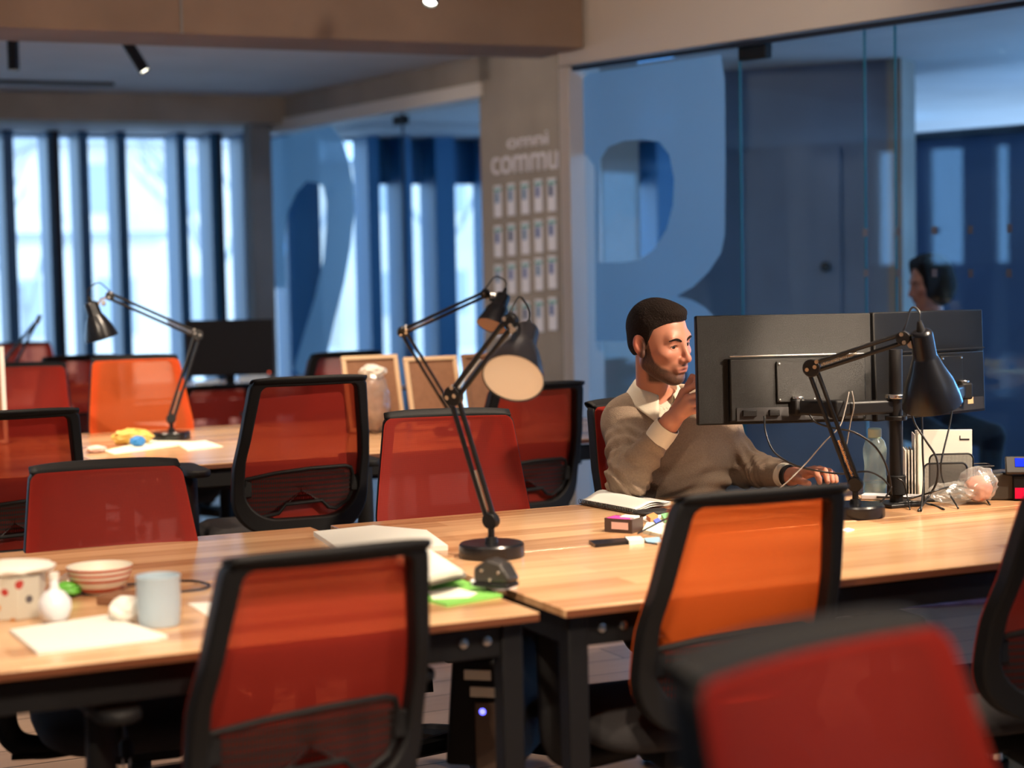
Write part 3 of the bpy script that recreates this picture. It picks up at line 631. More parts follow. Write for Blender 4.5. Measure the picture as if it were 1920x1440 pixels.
# ================================================================== monitors
M['shell'] = plain('monitor_shell', (.004, .0036, .0032), .42, bump=.35, bscale=1100); M['shell'].node_tree.nodes['Principled BSDF'].inputs['Specular IOR Level'].default_value = .20
def panel_matrix(TL, TR, BL):
    x = (TR-TL); w = x.length; x.normalize(); z = TL-BL; h = z.length; z = (z-x*z.dot(x)).normalized(); y = z.cross(x)
    return Matrix(((x.x, y.x, z.x, TL.x), (x.y, y.y, z.y, TL.y), (x.z, y.z, z.z, TL.z), (0, 0, 0, 1))), w, h
def monitor(label, TL, TR, BL, vesa_x):
    PM, w, h = panel_matrix(TL, TR, BL)
    t = bpy.data.objects.new('monitor', None); COL.objects.link(t); t.matrix_world = PM; tag(t, label, 'monitor', 'twin monitors at the man\'s desk')
    # local: x right, y away from the camera, z up, origin top left rear
    MB().box((w/2, .014, -h/2), (w, .020, h)).build('back_shell', 'shell', t, bevel=.004)
    MB().box((w/2, .026, -h/2), (w-.003, .006, h-.003)).build('bezel', 'black', t, bevel=.001)
    M['screen'] = M.get('screen') or plain('screen_glass', (.01, .01, .012), .1, emit=(.5, .6, .7), estr=.35)
    MB().box((w/2, .0295, -h/2), (w-.02, .001, h-.022)).build('screen', 'screen', t)
    MB().box((w*.565, -.002, -h*.69), (w*.78, .020, h*.58)).build('rear_housing', 'shell', t, bevel=.005)
    MB().box((w*.565, -.010, -h*.376), (w*.78, .012, .004)).build('vent_ledge', 'chrome' if vesa_x < .6 else 'black', t, bevel=.001)
    MB().box((w*vesa_x, -.0165, -h*.62), (.115, .010, .115)).build('vesa_plate', 'shell', t, bevel=.003)
    for sx in (-1, 1):
        for sz in (-1, 1): MB().lathe([(0, 0), (.004, 0), (.003, .003), (0, .0035)], 8, Matrix.Translation((w*vesa_x+sx*.05, -.0215, -h*.62+sz*.05)) @ Matrix.Rotation(PI/2, 4, 'X')).build('screw', 'chrome', t)
    MB().box((w*.57, -.013, -h*.91), (w*.72, .004, h*.12)).build('port_strip', 'matt_black', t)
    for (a, b_) in ((.28, .04), (.42, .03)): MB().box((w*a, -.017, -h*.90), (b_, .012, .018)).build('socket', 'black', t, bevel=.002)
    MB().box((w*.66, -.0155, -h*.89), (.055, .001, .022)).build('rating_label', 'label_tan', t)
    MB().box((w*.80, -.0155, -h*.88), (.030, .001, .020)).build('rating_label', 'label_tan', t)
    return t, PM, w, h
TLm, TRm, BLm = at(1305, 592, 5.02), at(1633, 586.5, 5.10), at(1308, 798, 5.02)
mA, PMA, wA, hA = monitor('left monitor of the pair, seen from behind, beside the man\'s hand', TLm, TRm, BLm, .55)
TL2, TR2, BL2 = at(1640, 585.5, 5.11), at(1844, 579.5, 5.51), at(1643, 791, 5.11)
mB, PMB, wB, hB = monitor('right monitor of the pair, partly behind the black lamp shade', TL2, TR2, BL2, .62)
# twin monitor stand
pb = on(1681, 948, TZ); st = thing('monitor_stand', 'black pole stand with two jointed arms carrying both monitors', 'monitor stand', pb)
ptop = at(1666, 655, 4.99)
hgt = ptop.z-TZ
MB().cyl((0, 0, .01), (0, 0, hgt), .0185, 24).build('pole', 'black_metal', st)
MB().box((0, 0, .006), (.11, .10, .010)).build('clamp_plate', 'black_metal', st, bevel=.003)
MB().cyl((0, 0, .03), (0, 0, .085), .026, 20).build('cable_clip', 'black', st, bevel=.003)
for zz in (.305, .245): MB().cyl((0, 0, zz-.008), (0, 0, zz+.004), .030, 20).build('collar', 'chrome' if zz > .3 else 'black_metal', st, bevel=.002)
def seg_arm(a, b_, hh, nm):
    a, b_ = a-pb, b_-pb; d_ = b_-a; L = Vector((d_.x, d_.y, 0)).length; ang = math.atan2(d_.y, d_.x)
    mm = Matrix.Translation((a+b_)/2) @ Matrix.Rotation(ang, 4, 'Z'); MB().box((0, 0, 0), (L, .022, hh), mm).build(nm, 'black_metal', st, bevel=.008, seg=3)
az_ = TZ+.275
def lvl(x, y, d, z): P = at(x, y, d); return Vector((P.x, P.y, z))
pP = Vector((pb.x, pb.y, az_)); jA = lvl(1570, 714, 4.93, az_); vA = PMA @ Vector((wA*.55, -.03, -hA*.62)); vA0 = Vector((vA.x, vA.y, az_))
seg_arm(pP, jA, .040, 'outer_arm'); seg_arm(jA, vA0, .044, 'inner_arm')
for q, s_ in ((jA, .05), (vA0, .046)): MB().box(tuple(q-pb), (.036, .036, s_)).build('joint_block', 'black', st, bevel=.006)
MB().cyl(tuple(vA0-pb+Vector((0, 0, .022))), tuple(vA0-pb+Vector((0, 0, .030))), .017, 16).build('joint_cap', 'chrome', st, bevel=.002)
jB = lvl(1760, 706, 5.06, az_+.01); vB = PMB @ Vector((wB*.70, -.03, -hB*.60)); vB0 = Vector((vB.x, vB.y, az_+.01))
seg_arm(pP, jB, .040, 'outer_arm'); seg_arm(jB, vB0, .040, 'inner_arm')
MB().box(tuple(vB0-pb), (.04, .04, .05)).build('joint_block', 'black', st, bevel=.006)
MB().cyl(tuple(vB0-pb+Vector((0, 0, .024))), tuple(vB0-pb+Vector((0, 0, .032))), .017, 16).build('joint_cap', 'chrome', st, bevel=.002)
# cables: (label, material, radius, path of photo points with distance)
def cable(label, mat, r, pts, grp='cables around the monitors'):
    P = [at(x, y, d) if d else on(x, y, TZ+r) for x, y, d in pts]; o = MB().tube(spline(P, 7), r, 8).build('cable', mat, smooth=180); return tag(o, label, 'cable', grp)
cable('black cable dropping from the left monitor socket and arcing right behind the lamp', 'black_cable', .0026, [(1433, 780, 4.97), (1436, 812, 4.96), (1452, 848, 4.93), (1490, 872, 4.90), (1540, 884, 4.88), (1580, 888, 4.9), (1625, 884, 4.95), (1652, 895, 4.97), (1668, 912, 4.98)])
cable('grey cable hanging from the stand arm and crossing down to the desk beside the watch', 'grey_cable', .0019, [(1592, 735, 4.92), (1584, 770, 4.90), (1574, 800, 4.88), (1545, 830, 4.86), (1510, 870, 4.84), (1478, 902, 4.82), (1462, 915, 4.82)])
cable('second grey cable looping close behind the lamp arm', 'grey_cable', .0019, [(1597, 733, 4.93), (1601, 760, 4.93), (1595, 790, 4.94), (1588, 830, 4.95), (1583, 860, 4.95), (1590, 900, 4.95), (1612, 935, 4.97)])
cable('black cable bowing from under the left monitor across the water bottle', 'black_cable', .0028, [(1518, 778, 4.97), (1530, 792, 4.96), (1560, 802, 4.94), (1600, 810, 4.92), (1635, 832, 4.92), (1656, 860, 4.93), (1668, 895, 4.95), (1672, 930, 4.97)])
cable('thick black cable hanging left under the black lamp shade', 'black_cable', .003, [(1712, 745, 4.95), (1708, 765, 4.95), (1716, 795, 4.95), (1735, 825, 4.94), (1756, 860, 4.94), (1757, 900, 4.95), (1742, 930, 4.96), (1722, 958, None)])
cable('black cable falling straight down right of the pole', 'black_cable', .0028, [(1728, 762, 4.97), (1729, 800, 4.97), (1730, 850, 4.97), (1732, 900, 4.97), (1727, 958, None)])
cable('black cable hanging right under the shade and swinging to the desk gap', 'black_cable', .0026, [(1786, 765, 5.0), (1780, 800, 4.99), (1768, 850, 4.97), (1764, 880, 4.97), (1772, 912, 5.0), (1797, 953, None)])
cable('black cable arching over the plastic bag', 'black_cable', .0026, [(1700, 938, None), (1740, 925, 4.95), (1785, 912, 4.98), (1820, 917, 5.0), (1845, 932, 5.03), (1856, 946, None)])
cable('black cable lying in a low arc at the foot of the pole', 'black_cable', .0028, [(1650, 950, None), (1690, 943, 4.97), (1720, 941, 4.98), (1750, 947, 4.99), (1770, 955, None)])
cable('short black lead with a plug at the foot of the pole', 'black_cable', .0026, [(1672, 912, 4.96), (1662, 930, 4.96), (1650, 942, 4.96), (1640, 948, None)])
cable('black lead curling from the pole clip down to the clamp plate', 'black_cable', .0022, [(1683, 897, 4.95), (1694, 905, 4.95), (1701, 930, 4.97), (1706, 955, None)])
for (x0, x1) in ((1648, 1740),):
    P = on(1690, 940, TZ); bx = thing('docking_bar', 'flat pale grey docking bar lying behind the pole foot', 'docking station', P, CAMRZ+R(-22))
    MB().box((-.02, .03, .008), (.19, .045, .014)).build('casing', 'white_gloss', bx, bevel=.003); MB().box((-.02, .006, .009), (.10, .003, .006)).build('port_row', 'matt_black', bx)

# ================================================================== things on the man's desk
t = set_down('water_bottle', 'pale green translucent water bottle beside the monitor pole', 'bottle', 1641, 927)
M['bottle_wall'] = translucent('bottle_wall', (.62, .70, .62), .62, (.88, 1, .96), .6, .12, spec=.2)
MB().lathe([(0, 0), (.030, 0), (.034, .004), (.034, .045), (.031, .06), (.030, .085), (.034, .12), (.034, .135), (.028, .155), (.019, .166), (.0188, .168)], 32).build('bottle_body', 'bottle_wall', t, smooth=60)
MB().lathe([(0, .003), (.0325, .005), (.0325, .036), (0, .036)], 32).build('water', glass('water', (.80, .92, .95)), t)
MB().lathe([(0, .165), (.0185, .165), (.0195, .170), (.0195, .190), (.017, .193), (0, .193)], 28).build('cap', plain('cap_green', (.56, .66, .50), .5), t)
# magazine file with paper, black wire holders
P = on(1735, 932, TZ); t = thing('file_holder', 'white cardboard file holder packed with upright papers, right of the pole', 'file holder', P, CAMRZ+R(-8))
M['card'] = plain('white_card', (.74, .70, .62), .7)
for k, (x, w_, h_, y) in enumerate([(-.055, .006, .135, -.01), (-.046, .005, .135, -.008), (-.037, .006, .135, -.006), (-.028, .005, .178, .0), (-.018, .006, .182, .005)]): MB().box((x, y+.05, h_/2), (w_*.6, .11, h_)).build('file_sheet', 'card', t)
MB().box((.055, .02, .096), (.155, .006, .19)).build('front_board', 'card', t, bevel=.001)
MB().box((.055, .06, .092), (.150, .05, .182)).build('paper_block', 'paper', t, bevel=.001)
MB().box((.112, .0165, .163), (.026, .001, .004)).box((.099, .0165, .168), (.002, .001, .012)).build('printed_mark', 'matt_black', t)
t = set_down('wire_tray', 'black wire mesh letter holder standing in front of the white file holder', 'letter holder', 1765, 938)
M['wire_net'] = translucent('black_wire_net', (.02, .018, .018), .5, (1, 1, 1), .1, .4, holes=1.0, hscale=1800, spec=.2)
def wire_panel(x0, x1, z1, y, par):
    r_ = .016; pts = [(x0, y, .004), (x0, y, z1-r_)]+[(x0+r_-r_*math.cos(R(a)), y, z1-r_+r_*math.sin(R(a))) for a in range(15, 90, 15)]+[(x1-r_+r_*math.sin(R(a)), y, z1-r_+r_*math.cos(R(a))) for a in range(0, 90, 15)]+[(x1, y, z1-r_), (x1, y, .004)]
    o = MB().tube([Vector(p) for p in pts]+[Vector(pts[0])], .0026, 8).build('wire_rim', 'black_metal', par); MB().box(((x0+x1)/2, y, (z1+.004)/2), (x1-x0-.006, .0008, z1-.008)).build('net', 'wire_net', o); return o
wire_panel(-.055, .065, .108, -.03, t); wire_panel(-.028, .095, .128, .02, t)
MB().box((.01, -.005, .004), (.13, .06, .003)).build('tray_floor', 'black_metal', t)
t = set_down('pen_tray', 'small black wire basket behind the letter holder, right side', 'basket', 1828, 925)
def rect_tube(mb, x0, x1, y0, y1, z, r): mb.tube([(x0, y0, z), (x1, y0, z), (x1, y1, z), (x0, y1, z), (x0, y0, z)], r, 6)
mb = MB(); rect_tube(mb, -.04, .055, 0, .07, .078, .002); rect_tube(mb, -.035, .05, .004, .066, .002, .002)
for i in range(12): x = -.037+.0078*i; mb.tube([(x, 0, .078), (x+.001, .002, .002)], .0009, 4)
mb.build('wire_basket', 'black_metal', t)
def crumple(name, label, cat, mat, P, sx, sy, sz, seed, group=None, rz=0, amp=.28, f=3.2, subdiv=4):
    bm = bmesh.new(); bmesh.ops.create_icosphere(bm, subdivisions=subdiv, radius=1); from mathutils import noise
    for v in bm.verts:
        n1 = noise.turbulence_vector(v.co*f*.5+Vector((seed, 0, 0)), 3, True); k = 1+amp*n1.x; v.co = Vector((v.co.x*k+n1.y*amp*.5, v.co.y*k+n1.z*amp*.5, v.co.z*k))
    z0 = min(v.co.z for v in bm.verts)
    for v in bm.verts: v.co = Vector((v.co.x*sx, v.co.y*sy, (v.co.z-z0)*sz*.5))
    me = bpy.data.meshes.new(name); bm.to_mesh(me); bm.free(); me.materials.append(M[mat] if isinstance(mat, str) else mat)
    me.polygons.foreach_set('use_smooth', [True]*len(me.polygons)); me.set_sharp_from_angle(angle=R(40))
    o = bpy.data.objects.new(name, me); COL.objects.link(o); o.location = P; o.rotation_euler = (0, 0, rz)
    if cat: tag(o, label, cat, group)
    return o
P = on(1822, 945, TZ)
bag = thing('plastic_bag', 'crumpled clear plastic bag holding a pink bun, in front of the black terminal', 'bag', P, CAMRZ)
for nm, mt_, q, s_, sd, am in (('bun', plain('pink_bun', (.60, .26, .18), .6, noise=.3, nscale=30), (.018, .0, .006), (.036, .030, .070), 3, .12), ('bag_body', 'film_bag', (.014, 0, .0), (.050, .040, .088), 5, .30), ('bag_tail', 'film_bag', (-.058, -.005, 0), (.055, .035, .050), 9, .5)):
    o = crumple(nm, None, None, mt_, Vector(q), *s_, sd, amp=am); o.parent = bag
# card terminal
P = on(1888, 938, TZ); t = thing('card_terminal', 'black desk terminal with a tilted blue display at the right edge', 'terminal', P, CAMRZ+R(-10))
pr_ = [(-.105, 0), (.02, 0), (.02, .072), (-.01, .078), (-.045, .070), (-.09, .045), (-.112, .020)]
MB().prism(pr_, -.005, .09, Matrix(((1, 0, 0, 0), (0, 0, 1, 0), (0, 1, 0, 0), (0, 0, 0, 1)))).build('rear_body', plain('dark_olive_shell', (.045, .038, .030), .4), t, bevel=.006, seg=3)
MB().box((.085, .035, .036), (.14, .10, .072)).build('main_body', 'black', t, bevel=.004)
MB().box((.085, -.017, .022), (.13, .004, .03)).build('red_window', 'red_glow', t)
SM = Matrix.Translation((.085, -.005, .098)) @ Matrix.Rotation(R(-28), 4, 'X')
b_ = MB().box((0, 0, 0), (.18, .016, .052), SM).build('display_head', plain('display_casing', (.04, .036, .034), .4), t, bevel=.004)
MB().box((.006, -.009, .006), (.14, .001, .026), SM).build('display', 'screen_blue', b_)
def text_mesh(name, s, size, mat, M4, parent=None, ext=.0004, align='LEFT'):
    c = bpy.data.curves.new(name, 'FONT'); c.body = s; c.size = size; c.extrude = ext; c.align_x = align
    o = bpy.data.objects.new(name, c); COL.objects.link(o); dg_ = bpy.context.evaluated_depsgraph_get(); me = bpy.data.meshes.new_from_object(o.evaluated_get(dg_)); bpy.data.objects.remove(o, do_unlink=True)
    me.transform(M4); me.materials.clear(); me.materials.append(M[mat] if isinstance(mat, str) else mat); o = bpy.data.objects.new(name, me); COL.objects.link(o)
    if parent is not None: o.parent = parent
    return o
text_mesh('lettering', 'ST', .013, 'paper', SM @ Matrix.Translation((.004, -.0095, -.021)) @ Matrix.Rotation(PI/2, 4, 'X'), b_)
# spiral notebook with wavy pages
c_ = [on(*q, TZ) for q in ((1086, 946), (1192, 966), (1262, 950), (1170, 933))]
t = thing('spiral_notebook', 'open spiral notebook with curling white pages at the seated man\'s elbow', 'notebook', c_[0])
def bil(u, v): return (c_[0]*(1-u)*(1-v)+c_[1]*u*(1-v)+c_[2]*u*v+c_[3]*(1-u)*v)-c_[0]
MB().grid(lambda u, v: bil(u, v)+Vector((0, 0, .003)), 2, 2).build('cover', 'brown_card', t, solid=.002, normals=False)
for k in range(3): MB().grid(lambda u, v: bil(.02+.96*u, .03+.95*v)+Vector((0, 0, .006+.004*k+(.012+.004*k)*math.sin(PI*min(1, v*1.1))**2*(1-.5*u))), 10, 14).build('page', 'paper', t, normals=False, smooth=180, solid=.0005)
mb = MB(); a_, b2 = bil(0, 0), bil(1, 0); n_w = 34
dw = (b2-a_).normalized(); nw_ = Vector((-dw.y, dw.x, 0)); pts = []
for i in range(n_w*10+1): th = 2*PI*i/10; pts.append(a_+(b2-a_)*(i/(n_w*10))+nw_*(.005*math.cos(th))+Vector((0, 0, .009+.007*math.sin(th))))
mb.tube(pts, .0008, 4).build('spiral', 'black_metal', t, smooth=0)
o = crumple('pouch', 'flat black soft pouch lying at the corner of the spiral notebook', 'pouch', 'matt_black', on(1222, 966, TZ), .055, .03, .016, 4, amp=.2)
# small open box with pink inside
t = set_down('card_box', 'small brown box full of pink and white notes, front of the notebook', 'box', 1170, 996, rz=-32)
bx_ = M['brown_dark'] = plain('dark_brown_card', (.055, .030, .022), .55)
w_, d_b, h_b = .078, .060, .036
for q in (((0, -d_b/2, h_b/2), (w_, .002, h_b)), ((0, d_b/2, h_b/2), (w_, .002, h_b)), ((-w_/2, 0, h_b/2), (.002, d_b, h_b)), ((w_/2, 0, h_b/2), (.002, d_b, h_b))): MB().box(*q).build('side', 'brown_dark', t)
MB().box((0, 0, .002), (w_, d_b, .003)).build('bottom', 'brown_dark', t)
MB().box((-.008, -.003, h_b*.55), (w_*.75, d_b*.85, h_b*.9)).build('note_block', 'pink', t, bevel=.001)
MB().box((.012, .010, h_b*.62), (w_*.55, d_b*.5, h_b*.95)).build('white_note', 'paper', t, bevel=.002)
MB().box((.005, -d_b/2-.0014, h_b*.5), (.048, .001, .018)).build('label', plain('pale_pink_label', (.68, .42, .36), .6), t)
# cards and slips
def slip(name, label, cat, quad, mat, h=.0015, z=TZ, group=None, parts=()):
    C = [on(x, y, z) for x, y in quad]; c0 = sum(C, Vector())/len(C); mb = MB(); n = len(C)
    mb.add([c-c0 for c in C]+[c-c0+Vector((0, 0, h)) for c in C], [tuple(range(n))[::-1], tuple(range(n, 2*n))]+[(i, (i+1) % n, n+(i+1) % n, n+i) for i in range(n)])
    o = mb.build(name, mat, loc=c0, smooth=0); tag(o, label, cat, group); return o
SG = 'cards and slips in front of the notebook'
slip('phone', 'thin dark phone lying on the desk seam left of the loose cards', 'phone', [(1104, 1019), (1172, 1014), (1178, 1021), (1116, 1027)], 'gloss_black', .008)
slip('card', 'white card overlapping the dark phone', 'card', [(1172, 1014), (1200, 1012), (1208, 1019), (1180, 1022)], 'paper', .010, group=SG)
slip('card', 'pale blue card right of the white card, under the orange-lit chair edge', 'card', [(1207, 1011), (1236, 1009), (1240, 1016), (1214, 1019)], plain('blue_card', (.28, .50, .68), .5), .003, group=SG)
slip('booklet', 'cream booklet with coloured print beside the small brown box', 'booklet', [(1205, 1000), (1213, 985), (1262, 988), (1258, 1006), (1240, 1008)], 'pale_paper', .009)
slip('sticky_note', 'orange note on the cluttered booklet', 'note', [(1212, 977), (1226, 972), (1234, 977), (1220, 983)], plain('orange_note', (.75, .28, .10), .6), .016, group=SG)
slip('sticky_note', 'green note on the cluttered booklet', 'note', [(1240, 975), (1256, 971), (1262, 980), (1246, 984)], plain('green_note', (.20, .60, .25), .6), .016, group=SG)
slip('sticky_note', 'blue note on the cluttered booklet', 'note', [(1225, 984), (1234, 980), (1240, 985), (1230, 989)], plain('blue_note', (.10, .15, .65), .6), .013, group=SG)
slip('sheet', 'loose white sheet under the coloured notes', 'paper', [(1200, 975), (1228, 962), (1262, 972), (1240, 990)], 'paper', .004)
slip('card', 'white card lying right of the orange-lit chair in front of the black lamp', 'card', [(1574, 995), (1590, 991), (1602, 994), (1588, 998)], 'paper', .002)
o = MB().tube([on(1196, 1000, TZ+.02), on(1258, 968, TZ+.03)], .0022, 8).build('pen', 'black'); tag(o, 'thin dark pen slanting over the booklet', 'pen')
o = MB().tube(spline([on(1172, 1006, TZ+.003), on(1180, 1012, TZ+.003), on(1205, 1016, TZ+.003), on(1232, 1020, TZ+.003)]), .002, 6).build('cable', 'black_cable'); tag(o, 'thin black lead curling in front of the small brown box', 'cable')
# ================================================================== front left desk
slip('paper_stack', 'thin stack of white paper in front of the mug, lowest on the left desk', 'paper', [(18, 1186), (198, 1158), (314, 1197), (70, 1228)], 'paper', .006)
slip('sheet', 'loose white sheet sticking out under the stack by the mug', 'paper', [(35, 1183), (215, 1160), (300, 1200), (88, 1226)], 'paper', .002)
t = set_down('mug', 'pale grey-blue handleless mug right of the crumpled tissue', 'mug', 299, 1173)
MB().lathe([(0, 0), (.036, 0), (.039, .003), (.0425, .05), (.042, .092), (.0435, .098), (.0415, .099), (.0395, .092), (.040, .05), (.036, .008), (0, .007)], 40).build('mug_body', 'mug', t)
crumple('crumpled_tissue', 'crumpled white tissue leaning on the mug', 'tissue', 'tissue', on(236, 1167, TZ), .030, .026, .045, 11, amp=.35)
t = set_down('striped_bowl', 'cream ceramic bowl with red stripes at the back of the left desk', 'bowl', 188, 1112)
bprof = [(0, 0), (.030, 0), (.033, .003), (.050, .016), (.064, .036), (.0695, .060)]
bi = [(.0665, .060), (.061, .037), (.047, .019), (.03, .008), (0, .006)]
MB().lathe(bprof+bi, 48).build('bowl_body', 'cream', t)
M['stripe'] = plain('red_stripe_glaze', (.55, .10, .045), .35)
def br(z): return float(np.interp(z, [p[1] for p in bprof[1:]], [p[0] for p in bprof[1:]]))
for z0, z1 in ((.054, .0585), (.043, .047), (.030, .036), (.006, .016)): MB().lathe([(br(z0), z0), (br(z0)+.0007, z0), (br(z1)+.0007, z1), (br(z1), z1)], 48, close=True).build('stripe', 'stripe', t)
def speck():
    mt, N, L = NT('patterned_paper'); b = N['Principled BSDF']; b.inputs['Roughness'].default_value = .6
    tc = N.new('ShaderNodeTexCoord'); v = N.new('ShaderNodeTexVoronoi'); v.inputs['Scale'].default_value = 34; L.new(tc.outputs['Object'], v.inputs['Vector'])
    c1 = N.new('ShaderNodeValToRGB'); c1.color_ramp.interpolation = 'CONSTANT'; c1.color_ramp.elements[0].color = (1, 1, 1, 1); c1.color_ramp.elements[1].position = .30; c1.color_ramp.elements[1].color = (0, 0, 0, 1); L.new(v.outputs['Distance'], c1.inputs['Fac'])
    hs = N.new('ShaderNodeValToRGB'); hs.color_ramp.interpolation = 'CONSTANT'; e = hs.color_ramp.elements; e[0].color = (.45, .04, .03, 1); e[1].position = .35; e[1].color = (.60, .25, .05, 1); q = e.new(.6); q.color = (.10, .09, .10, 1); q = e.new(.8); q.color = (.62, .58, .48, 1)
    sp = N.new('ShaderNodeSeparateColor'); L.new(v.outputs['Color'], sp.inputs[0]); L.new(sp.outputs[0], hs.inputs['Fac'])
    mx = N.new('ShaderNodeMix'); mx.data_type = 'RGBA'; L.new(c1.outputs['Color'], mx.inputs['Factor']); mx.inputs[6].default_value = (.62, .58, .48, 1); L.new(hs.outputs['Color'], mx.inputs[7]); L.new(mx.outputs[2], b.inputs['Base Color']); return mt
M['speckle'] = speck()
t = set_down('gift_box', 'patterned cake box with white paper folded over its top, far left', 'box', 30, 1154, rz=20)
MB().lathe([(0, 0), (.058, 0), (.060, .002), (.062, .085), (0, .085)], 8).build('box_body', 'speckle', t, smooth=0)
o = crumple('paper_top', None, None, 'tissue', Vector((0, 0, .080)), .074, .062, .030, 21, amp=.14); o.parent = t
t = set_down('round_bottle', 'round white bottle with a short neck beside the patterned box', 'bottle', 104, 1168)
MB().lathe([(0, 0), (.014, .001), (.026, .010), (.033, .030), (.031, .046), (.020, .061), (.010, .067), (.0085, .072), (.0085, .095), (0, .096)], 36).build('bottle_body', 'white_gloss', t, smooth=180)
MB().lathe([(0, .088), (.010, .088), (.010, .100), (0, .101)], 20).build('stopper', 'paper', t)
o = crumple('wrapper', 'small green plastic wrapper behind the round white bottle', 'wrapper', plain('green_plastic', (.12, .42, .05), .3), on(122, 1120, TZ), .032, .02, .028, 31, amp=.4)
crumple('plastic_bag', 'small clear crumpled bag between patterned box and striped bowl', 'bag', 'film_bag', on(140, 1108, TZ), .03, .022, .035, 33, amp=.4)
t = set_down('wallet', 'brown leather wallet with a paper tab, behind the mug', 'wallet', 232, 1133, rz=-25)
MB().box((0, .01, .010), (.10, .075, .020)).build('leather_body', 'brown_card', t, bevel=.004); MB().box((.024, -.02, .021), (.035, .012, .001)).build('paper_tab', 'paper', t)
o = MB().tube(spline([on(*q, TZ+.004) for q in ((238, 1096), (300, 1090), (360, 1089), (392, 1096), (380, 1104), (340, 1109))]), .0024, 8).build('cable', 'black_cable'); tag(o, 'black cable loop on the desk behind the mug', 'cable')
slip('sheet', 'small white paper between the mug and the front chair', 'paper', [(352, 1133), (405, 1130), (420, 1150), (398, 1162)], 'paper', .002)
t = set_down('paper_cup', 'white cup cut by the left edge beside the patterned box', 'cup', -8, 1160); MB().lathe([(0, 0), (.026, 0), (.034, .085), (.0355, .087), (.033, .087), (.025, .004), (0, .004)], 28).build('cup_body', 'paper', t)
# right end of the left desk: papers, green book, punch
slip('paper_stack', 'slanting pile of white papers behind the front chair', 'paper', [(588, 1005), (700, 993), (800, 1002), (840, 1032), (640, 1040)], 'paper', .012)
for k, (dx, dy, m_) in enumerate([(0, 0, 'paper'), (6, 3, 'grey_cable'), (-3, 1, 'paper'), (8, 4, 'grey_cable'), (2, -1, 'paper'), (-2, -3, 'paper')]):
    slip('magazine', 'magazine %s of the pile beside the large lamp base' % ('at the bottom', 'second from the bottom', 'third from the bottom', 'third from the top', 'second from the top', 'on top')[k], 'magazine', [(740+dx, 1050+dy), (800+dx, 1035+dy), (866+dx, 1078+dy), (800+dx, 1094+dy)], m_, .0085, TZ+.009*k, 'magazines beside the large lamp')
o = slip('book', 'bright green book with white print at the right end of the left desk', 'book', [(796, 1102), (868, 1092), (942, 1120), (838, 1138), (800, 1128)], 'green_print', .006)
C = o.location; MB().add([tuple(on(x, y, TZ+.0065)-C) for x, y in ((802, 1108), (850, 1100), (896, 1112), (880, 1120), (812, 1124))], [(0, 1, 2, 3, 4)]).build('cover_print', 'paper', o, solid=.0004, smooth=0)
t = set_down('tape_roll', 'flat white roll lying under the black hole punch', 'tape roll', 926, 1100)
MB().lathe([(.028, 0), (.050, 0), (.050, .014), (.028, .014)], 40, close=True).build('tape', 'white_gloss', t)
t = set_down('hole_punch', 'black metal hole punch resting on the white roll beside the lamp base', 'hole punch', 930, 1100, z=TZ+.015, rz=-30)
MB().box((0, 0, .006), (.085, .05, .010)).build('punch_base', 'black_metal', t, bevel=.003)
MB().prism([(-.042, .010), (.040, .010), (.046, .020), (.025, .052), (-.010, .060), (-.042, .040)], -.022, .022, Matrix(((1, 0, 0, 0), (0, 0, 1, 0), (0, 1, 0, 0), (0, 0, 0, 1)))).build('lever', plain('worn_black', (.04, .036, .033), .3, metal=.3), t, bevel=.007, seg=3)
for x, z in ((-.02, .036), (.02, .034), (.0, .018)): MB().lathe([(0, 0), (.004, 0), (.003, .003), (0, .003)], 10, Matrix.Translation((x, -.0225, z)) @ Matrix.Rotation(PI/2, 4, 'X')).build('rivet', 'chrome', t)
# ================================================================== middle row things
slip('sheet', 'pale sheet lying under the tall lamp base on the middle left desk', 'paper', [(195, 846), (280, 826), (372, 829), (320, 838), (215, 852)], 'pale_paper', .002, group='pale sheets under the tall lamp')
slip('sheet', 'pale sheet right of the tall lamp base, pointing at the chair', 'paper', [(330, 832), (385, 827), (418, 838), (352, 846)], 'pale_paper', .003, group='pale sheets under the tall lamp')
crumple('snack_wrapper', 'crumpled yellow snack wrapper left of the tall lamp base', 'wrapper', 'yellow_wrap', on(248, 833, TZ), .070, .045, .055, 41, amp=.38)
crumple('snack_wrapper', 'small blue wrapper on the front of the yellow one', 'wrapper', 'blue_wrap', on(258, 838, TZ), .026, .020, .036, 43, amp=.38)
crumple('crumpled_tissue', 'small white and pink tissue left of the snack wrapper', 'tissue', plain('pinkish_tissue', (.80, .58, .52), .8), on(180, 849, TZ), .035, .026, .025, 45, amp=.3)
def board(label, TL, TR, BL, frame='pine', face='cork', grp='framed boards leaning on the middle desk'):
    PM, w, h = panel_matrix(TL, TR, BL); t = bpy.data.objects.new('framed_board', None); COL.objects.link(t); t.matrix_world = PM; tag(t, label, 'board', grp)
    f = .018
    for q in (((w/2, .008, -f/2), (w, .018, f)), ((w/2, .008, -h+f/2), (w, .018, f)), ((f/2, .008, -h/2), (f, .018, h-2*f)), ((w-f/2, .008, -h/2), (f, .018, h-2*f))): MB().box(*q).build('frame_rail', frame, t, bevel=.002)
    MB().box((w/2, .010, -h/2), (w-2*f, .006, h-2*f)).build('board_panel', face, t); return t
def stand(x0, x1, ytop, d0, d1, lean=.10, sh=0, bx=0):
    TL, TR = at(x0, ytop, d0), at(x1, ytop-2, d1); TR.z = TL.z; nrm = Vector((-(TR-TL).y, (TR-TL).x, 0)).normalized(); nrm = nrm if nrm.dot(Vector((math.cos(AZ), math.sin(AZ), 0))) > 0 else -nrm
    BL = Vector((TL.x, TL.y, TZ+.004))-nrm*lean+(TR-TL).normalized()*sh; return TL, TR, BL
